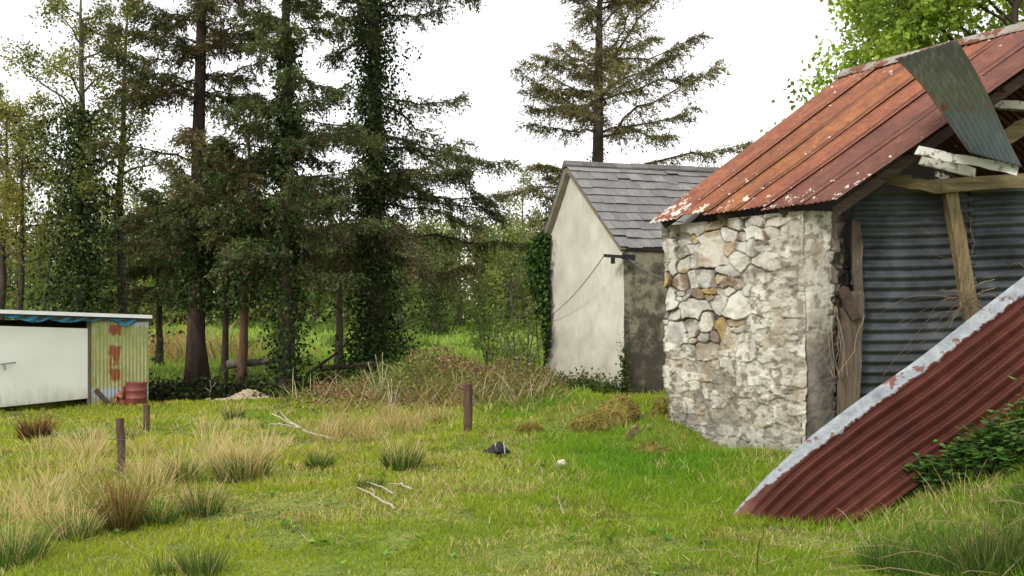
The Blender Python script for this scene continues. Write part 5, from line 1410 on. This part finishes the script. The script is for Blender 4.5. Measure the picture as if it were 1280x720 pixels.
    # red barrel
    p = W(163, 0) - ey * 0.34; g = gz(p[0], p[1]); hgt = 0.50; R = 0.215
    bt = thing('barrel', 'red barrel standing against the corrugated front of the shed', 'barrel', (p[0], p[1], g))
    prof = [(0, R * 0.94), (0.02, R), (0.16, R), (0.17, R * 1.04), (0.19, R * 1.04), (0.2, R), (0.32, R), (0.33, R * 1.04), (0.35, R * 1.04), (0.36, R), (0.48, R), (0.5, R * 1.03), (0.515, R * 1.03), (0.515, R * 0.94), (0.49, R * 0.92)]
    an = np.linspace(0, 2 * np.pi, 28, endpoint=False)
    Pg = np.array([[[p[0] + rr * np.cos(t), p[1] + rr * np.sin(t), g - 0.02 + zq] for zq, rr in prof] for t in an]); m = MB(); m.grid(Pg, closed_u=True); m.build('body', M['barrel'], bt, smooth=True)
    m = MB(); V = np.stack([p[0] + R * 0.925 * np.cos(an), p[1] + R * 0.925 * np.sin(an), np.full(28, g + 0.475)], -1); m.add(V, np.arange(28)[None]); m.build('lid', M['barrel'], bt)
    # broken terracotta pieces
    G = 'broken terracotta pieces by the barrel'
    for q, (px_, dz, lab) in enumerate(((141, 0.0, 'broken terracotta piece lying lowest, furthest from the barrel'), (147, 0.02, 'broken terracotta piece in the middle of the heap'), (152, 0.0, 'broken terracotta piece touching the foot of the barrel'), (146, 0.13, 'broken terracotta piece second from the top of the heap by the barrel'), (149, 0.24, 'topmost broken terracotta piece leaning on the barrel'))):
        pp = W(px_, 0) - ey * 0.22; gg = gz(pp[0], pp[1]); m = MB()
        R_ = np.linalg.qr(r.normal(size=(3, 3)))[0]
        # curved shard
        t = np.linspace(-0.6, 0.6, 6); sh = np.array([[A3(0.14 * np.sin(k), 0.14 * np.cos(k) - 0.1, zq) for zq in (-0.1, 0.0, 0.09 + r.normal(0, 0.02))] for k in t])
        sh = sh @ R_.T + A3(pp[0], pp[1], gg + 0.07 + dz); m.grid(sh); o = m.build('terracotta_shard', M['brick'], loc=(pp[0], pp[1], gg + dz), smooth=True); solid(o, 0.03, 0); props(o, lab, 'shard', G)
    m = MB(); m.beam(W(117, 0.22) - ey * 0.12, W(131, -0.12) - ey * 0.3, 0.1, 0.03); o = m.build('loose_plank', M['wood_dark'], loc=tuple(W(120, 0))); props(o, 'short dark plank leaning at the foot of the shed beside its door', 'plank')
shed()

# ------------------------------------------------------------------ fence posts, sticks, stones
def fence_posts():
    r = np.random.default_rng(15)
    for px, py, top, wpx, lab, ln in ((585, 541, 480, 11, 'dark thick fence post standing alone near the bramble tangle', 0.0), (152, 592, 523, 10, 'weathered fence post among the straw grass before the shed', -0.03), (183, 541, 506, 8, 'short grey fence post at the corner of the shed', 0.0)):
        p = GP(px, py); Y = p[1]; h = (py - top) * Y / F_PX; rad = wpx * Y / F_PX / 2
        n = 9; zz = np.linspace(-0.25, h, n); pts = np.stack([p[0] + ln * zz + r.normal(0, 0.004, n), np.full(n, Y), p[2] + zz], -1)
        root = thing('fence_post', lab, 'fence post', tuple(p), 'old fence posts')
        m = MB(); m.tube(pts, rad * (1 + r.normal(0, 0.04, n)), 10); m.build('shaft', M['wood_fence'], root, smooth=False)
        if px == 152:
            m = MB(); q = p + A3(ln * h * 0.6, 0, h * 0.62); an = np.linspace(0, 6.283, 14); m.tube(np.stack([q[0] + (rad + .006) * np.cos(an), q[1] + (rad + .006) * np.sin(an), q[2] + 0.004 * np.sin(an * 2)], -1), 0.005, 4); m.tube(bez(q - A3(rad, 0, 0), unit(A3(-1, -0.2, 0.1)), 0.1, (0, 0, 0), 4, 0.1, r), 0.004, 4); m.build('wire_loop', M['wire'], root)
fence_posts()

def sticks():
    r = np.random.default_rng(16)
    def stick(lab, lists, rad, name='dead_branch', mat='stick', grp=None):
        m = MB()
        for k, pts in enumerate(lists):
            pts = np.array(pts); t = np.linspace(0, 1, len(pts)); tt = np.linspace(0, 1, 10)
            q = np.stack([np.interp(tt, t, pts[:, e_]) for e_ in range(3)], -1); q[1:-1] += r.normal(0, 0.006, (8, 3))
            m.tube(q, np.linspace(rad, rad * 0.45, 10) * (1 if k == 0 else 0.7), 6)
        o = m.build(name, M[mat], loc=tuple(lists[0][0]), smooth=True); props(o, lab, 'branch', grp)
    g = GP(425, 553); Y = g[1]
    stick('long bleached forked branch sticking up out of the straw grass', [[P(425, 552, Y), P(385, 540, Y + .1), P(370, 532, Y + .15), P(340, 517, Y + .2)], [P(378, 536, Y + .12), P(350, 530, Y), P(335, 531, Y)], [P(372, 533, Y + .15), P(356, 522, Y + .3), P(349, 513, Y + .3)]], 0.022)
    def gl(px, py, h=0.035): q = GP(px, py); return q + A3(0, 0, h)
    stick('pale twig lying lowest in the open grass', [[gl(493, 641), gl(470, 630, 0.06), gl(446, 621, 0.09)], [gl(470, 630, .06), gl(464, 623, .1)]], 0.012)
    stick('pale twig with bent tip lying behind the lowest twig', [[gl(515, 618, .05), gl(500, 614, .08), gl(485, 615, .08)], ], 0.010)
    stick('thinner pale twig lying between the other two twigs', [[gl(492, 622), gl(475, 617, .07), gl(459, 613, .08)]], 0.010)
    p = GP(705, 650); stick('thin pale straw stem lying in the grass below the white stone', [[p + A3(0, 0, .05), GP(697, 632) + A3(0, 0, .09)]], 0.006)
    p = GP(680, 610); stick('thin curved straw stem upright left of the white stone', [[p + A3(0, 0, .0), P(676, 590, p[1]), P(673, 574, p[1])]], 0.006)
    p = GP(945, 719); stick('thin dark upright stem in front of the tip of the maroon sheet', [[p, P(950, 680, p[1]), P(958, 652, p[1])]], 0.0045, mat='bark')
    # bleached dead saplings by the ivy column
    for lab, px, py, tops in (('bleached dead sapling with many upright twigs at the foot of the thick ivy column', 475, 500, [(461, 452), (470, 443), (479, 440), (455, 462), (484, 455)]), ('bleached dead sapling with a forked top in front of the bramble tangle', 488, 516, [(490, 472), (500, 476), (484, 482)])):
        Y = GP(px, py)[1] if py > 505 else 18.5
        b0 = A3((px - 640) / F_PX * Y, Y, gz((px - 640) / F_PX * Y, Y)); L = []
        for tx, ty in tops:
            L.append([b0, lerp(b0, P(tx, ty, Y), 0.45) + A3(r.normal(0, .02), 0, 0.03), P(tx, ty, Y) + A3(0, r.normal(0, .1), 0)])
        stick(lab, L, 0.016, 'dead_sapling')
    # fallen log with a raised limb
    stick('dark fallen limb rising from the ditch toward the thick ivy column', [[P(382, 468, 24), P(415, 447, 24.2), P(450, 412, 24.5)]], 0.05, 'fallen_limb', 'bark')
    stick('grey brown fallen log lying on the ditch bank between the slim spruces', [[A3(-7.3, 22.6, 0.55), A3(-6.5, 22.6, 0.62), A3(-5.9, 22.7, 0.66)]], 0.13, 'fallen_log', 'bark_grey')
    stick('mossy brown fallen log lying on the bank left of the bramble tangle', [[A3(-5.0, 23.0, 0.42), A3(-4.2, 22.9, 0.5), A3(-3.5, 22.8, 0.6)]], 0.1, 'fallen_log', 'bark')
    b0 = GP(262, 505); Y = 21.6
    stick('pale dead twig standing out of the dark ditch below the red-brown trunk', [[P(262, 500, Y), P(263, 488, Y), P(270, 478, Y)], [P(263, 490, Y), P(256, 484, Y)], [P(264, 486, Y), P(262, 475, Y)]], 0.02, 'dead_branch')
sticks()

def rock(name, lab, cat, p, size, seed, colfn, mat='attr', group=None, sub=24):
    r = np.random.default_rng(seed)
    th = np.linspace(0, np.pi, sub); ph = np.linspace(0, 2 * np.pi, sub * 2, endpoint=False)
    PH, TH = np.meshgrid(ph, th, indexing='ij')
    d = np.stack([np.sin(TH) * np.cos(PH), np.sin(TH) * np.sin(PH), np.cos(TH)], -1)
    k = 0.65 + 0.7 * fbm(d * 1.7 + seed, 3) + 0.12 * (fbm(d * 6 + seed, 2) - 0.5)
    Pg = d * k[..., None] * np.asarray(size) + np.asarray(p)
    m = MB(); m.grid(Pg, colfn(d, Pg), closed_u=True, flip=True)
    o = m.build(name, M[mat], loc=tuple(p), smooth=True); return props(o, lab, cat, group)

def stones():
    p = GP(702, 585); rock('stone', 'small pale stone lying in the open grass', 'stone', p + A3(0, 0, 0.045), (0.06, 0.05, 0.05), 3, lambda d, q: np.broadcast_to(A3(0.62, 0.57, 0.45), d.shape))
    moss = lambda d, q: lerp(A3(0.22, 0.16, 0.04), A3(0.33, 0.27, 0.07), fbm(q * 7, 3)[..., None]) * lerp(0.6, 1.15, fbm(q * 14 + 3, 3)[..., None])
    G = 'mossy stones by the barn wall'
    r = np.random.default_rng(77)
    spec = ((775, 530, (0.30, 0.3, 0.30), 'largest golden brown mossy hummock left of the stone wall'), (738, 540, (0.28, 0.28, 0.19), 'lower mossy hummock sloping left from the largest one'), (829, 526, (0.15, 0.2, 0.26), 'orange brown mossy stone leaning on the foot of the stone wall corner'), (818, 572, (0.22, 0.22, 0.1), 'flat dull green hummock in the grass just below the stone wall corner'), (662, 543, (0.18, 0.16, 0.10), 'small brown tussock right of the dark thick fence post'))
    for q, (px, py, sz, lab) in enumerate(spec):
        p = GP(px, py); rock('mossy_stone', lab, 'stone', p + A3(0, 0.1, sz[2] * 0.35), sz, 20 + q, moss, group=G)
        # moss and dead grass fringe growing over it
    b = MB()
    for q, (px, py, sz, lab) in enumerate(spec):
        p = GP(px, py) + A3(0, 0.1, sz[2] * 0.35); n = 1500
        d = rdir(n, r); d[:, 2] = np.abs(d[:, 2]); k = 0.65 + 0.7 * fbm(d * 1.7 + 20 + q, 3); c = p + d * k[:, None] * np.asarray(sz) * 0.98
        dd = unit(d * 0.5 + r.normal(0, 0.4, (n, 3)) + A3(0, -0.2, -0.3)); C = palette([(0.34, 0.25, 0.08), (0.45, 0.37, 0.12), (0.22, 0.32, 0.05), (0.18, 0.11, 0.045)], n, r, 0.2)
        b.blades(c, dd, perp(dd, r), r.uniform(0.04, 0.10, n), 0.011, r.normal(0, 0.2, (n, 3)) + A3(0, 0, -0.3), C, C * 1.1)
    props(b.build('moss', M['blade']), 'golden brown moss and dead grass over the hummocks by the wall', 'moss', kind='stuff')
    p = GP(805, 545); m = MB(); m.beam(P(783, 548, p[1]), P(797, 532, p[1] + .1), 0.09, 0.03, nseg=4, wob=0.008); props(m.build('split_board', M['wood_yellow'], loc=tuple(p)), 'short pale split board in the moss beside the largest hummock', 'board')
    # black plastic scrap with pale straps
    p = GP(621, 571) + A3(0, 0, 0.05); root = thing('plastic_scrap', 'crumpled black plastic scrap with pale straps lying in the grass', 'plastic scrap', tuple(p))
    u = np.linspace(-1, 1, 26); v = np.linspace(0, np.pi, 12)
    prof = (1 - u ** 2) ** 0.5 * (0.75 + 0.3 * np.sin(u * 4 + 1))
    Pg = np.array([[[p[0] + 0.175 * uu, p[1] - 0.12 * np.cos(t) * pr, p[2] + 0.0 + 0.125 * np.sin(t) * pr * (1 + 0.15 * np.sin(9 * uu + 3 * t))] for t in v] for uu, pr in zip(u, prof)]); m = MB(); m.grid(Pg, flip=True); solid(m.build('body', M['black'], root, smooth=True), 0.004, 0)
    for uu in (-0.15, 0.45):
        pr = (1 - uu ** 2) ** 0.5 * (0.75 + 0.3 * np.sin(uu * 4 + 1)); m = MB(); pts = np.stack([np.full(12, p[0] + 0.175 * uu) + 0.02 * np.cos(v), p[1] - 0.127 * np.cos(v) * pr, p[2] + 0.133 * np.sin(v) * pr * (1 + 0.15 * np.sin(9 * uu + 3 * v))], -1); m.tube(pts, 0.009, 5); m.build('strap', M['strap'], root)
    # heap of pale chippings
    b = MB(); r = np.random.default_rng(78); n = 1300; c0 = A3((312 - 640) / F_PX * 20.3, 20.3, 0); c0[2] = gz(c0[0], c0[1])
    rr = np.abs(r.normal(0, 0.42, n)); a = r.uniform(0, 6.283, n); x, y = c0[0] + rr * np.cos(a) * 1.15, c0[1] + rr * np.sin(a) * 0.7; z = np.maximum(c0[2], ground(x, y)) + 0.30 * np.exp(-(rr / 0.42) ** 2) * r.uniform(0.75, 1.05, n) + 0.05
    for q in range(n):
        R_ = np.linalg.qr(r.normal(size=(3, 3)))[0]; s = r.uniform(0.02, 0.05, 3); b.box(A3(x[q], y[q], z[q]), R_[0] * s[0], R_[1] * s[1], R_[2] * s[2] * 0.5, A3(0.52, 0.42, 0.27) * r.uniform(0.6, 1.2))
    props(b.build('chip_heap', M['attr'], loc=tuple(c0)), 'heap of pale stone chippings at the ditch edge beneath the conifers', 'chip heap', kind='stuff')
stones()
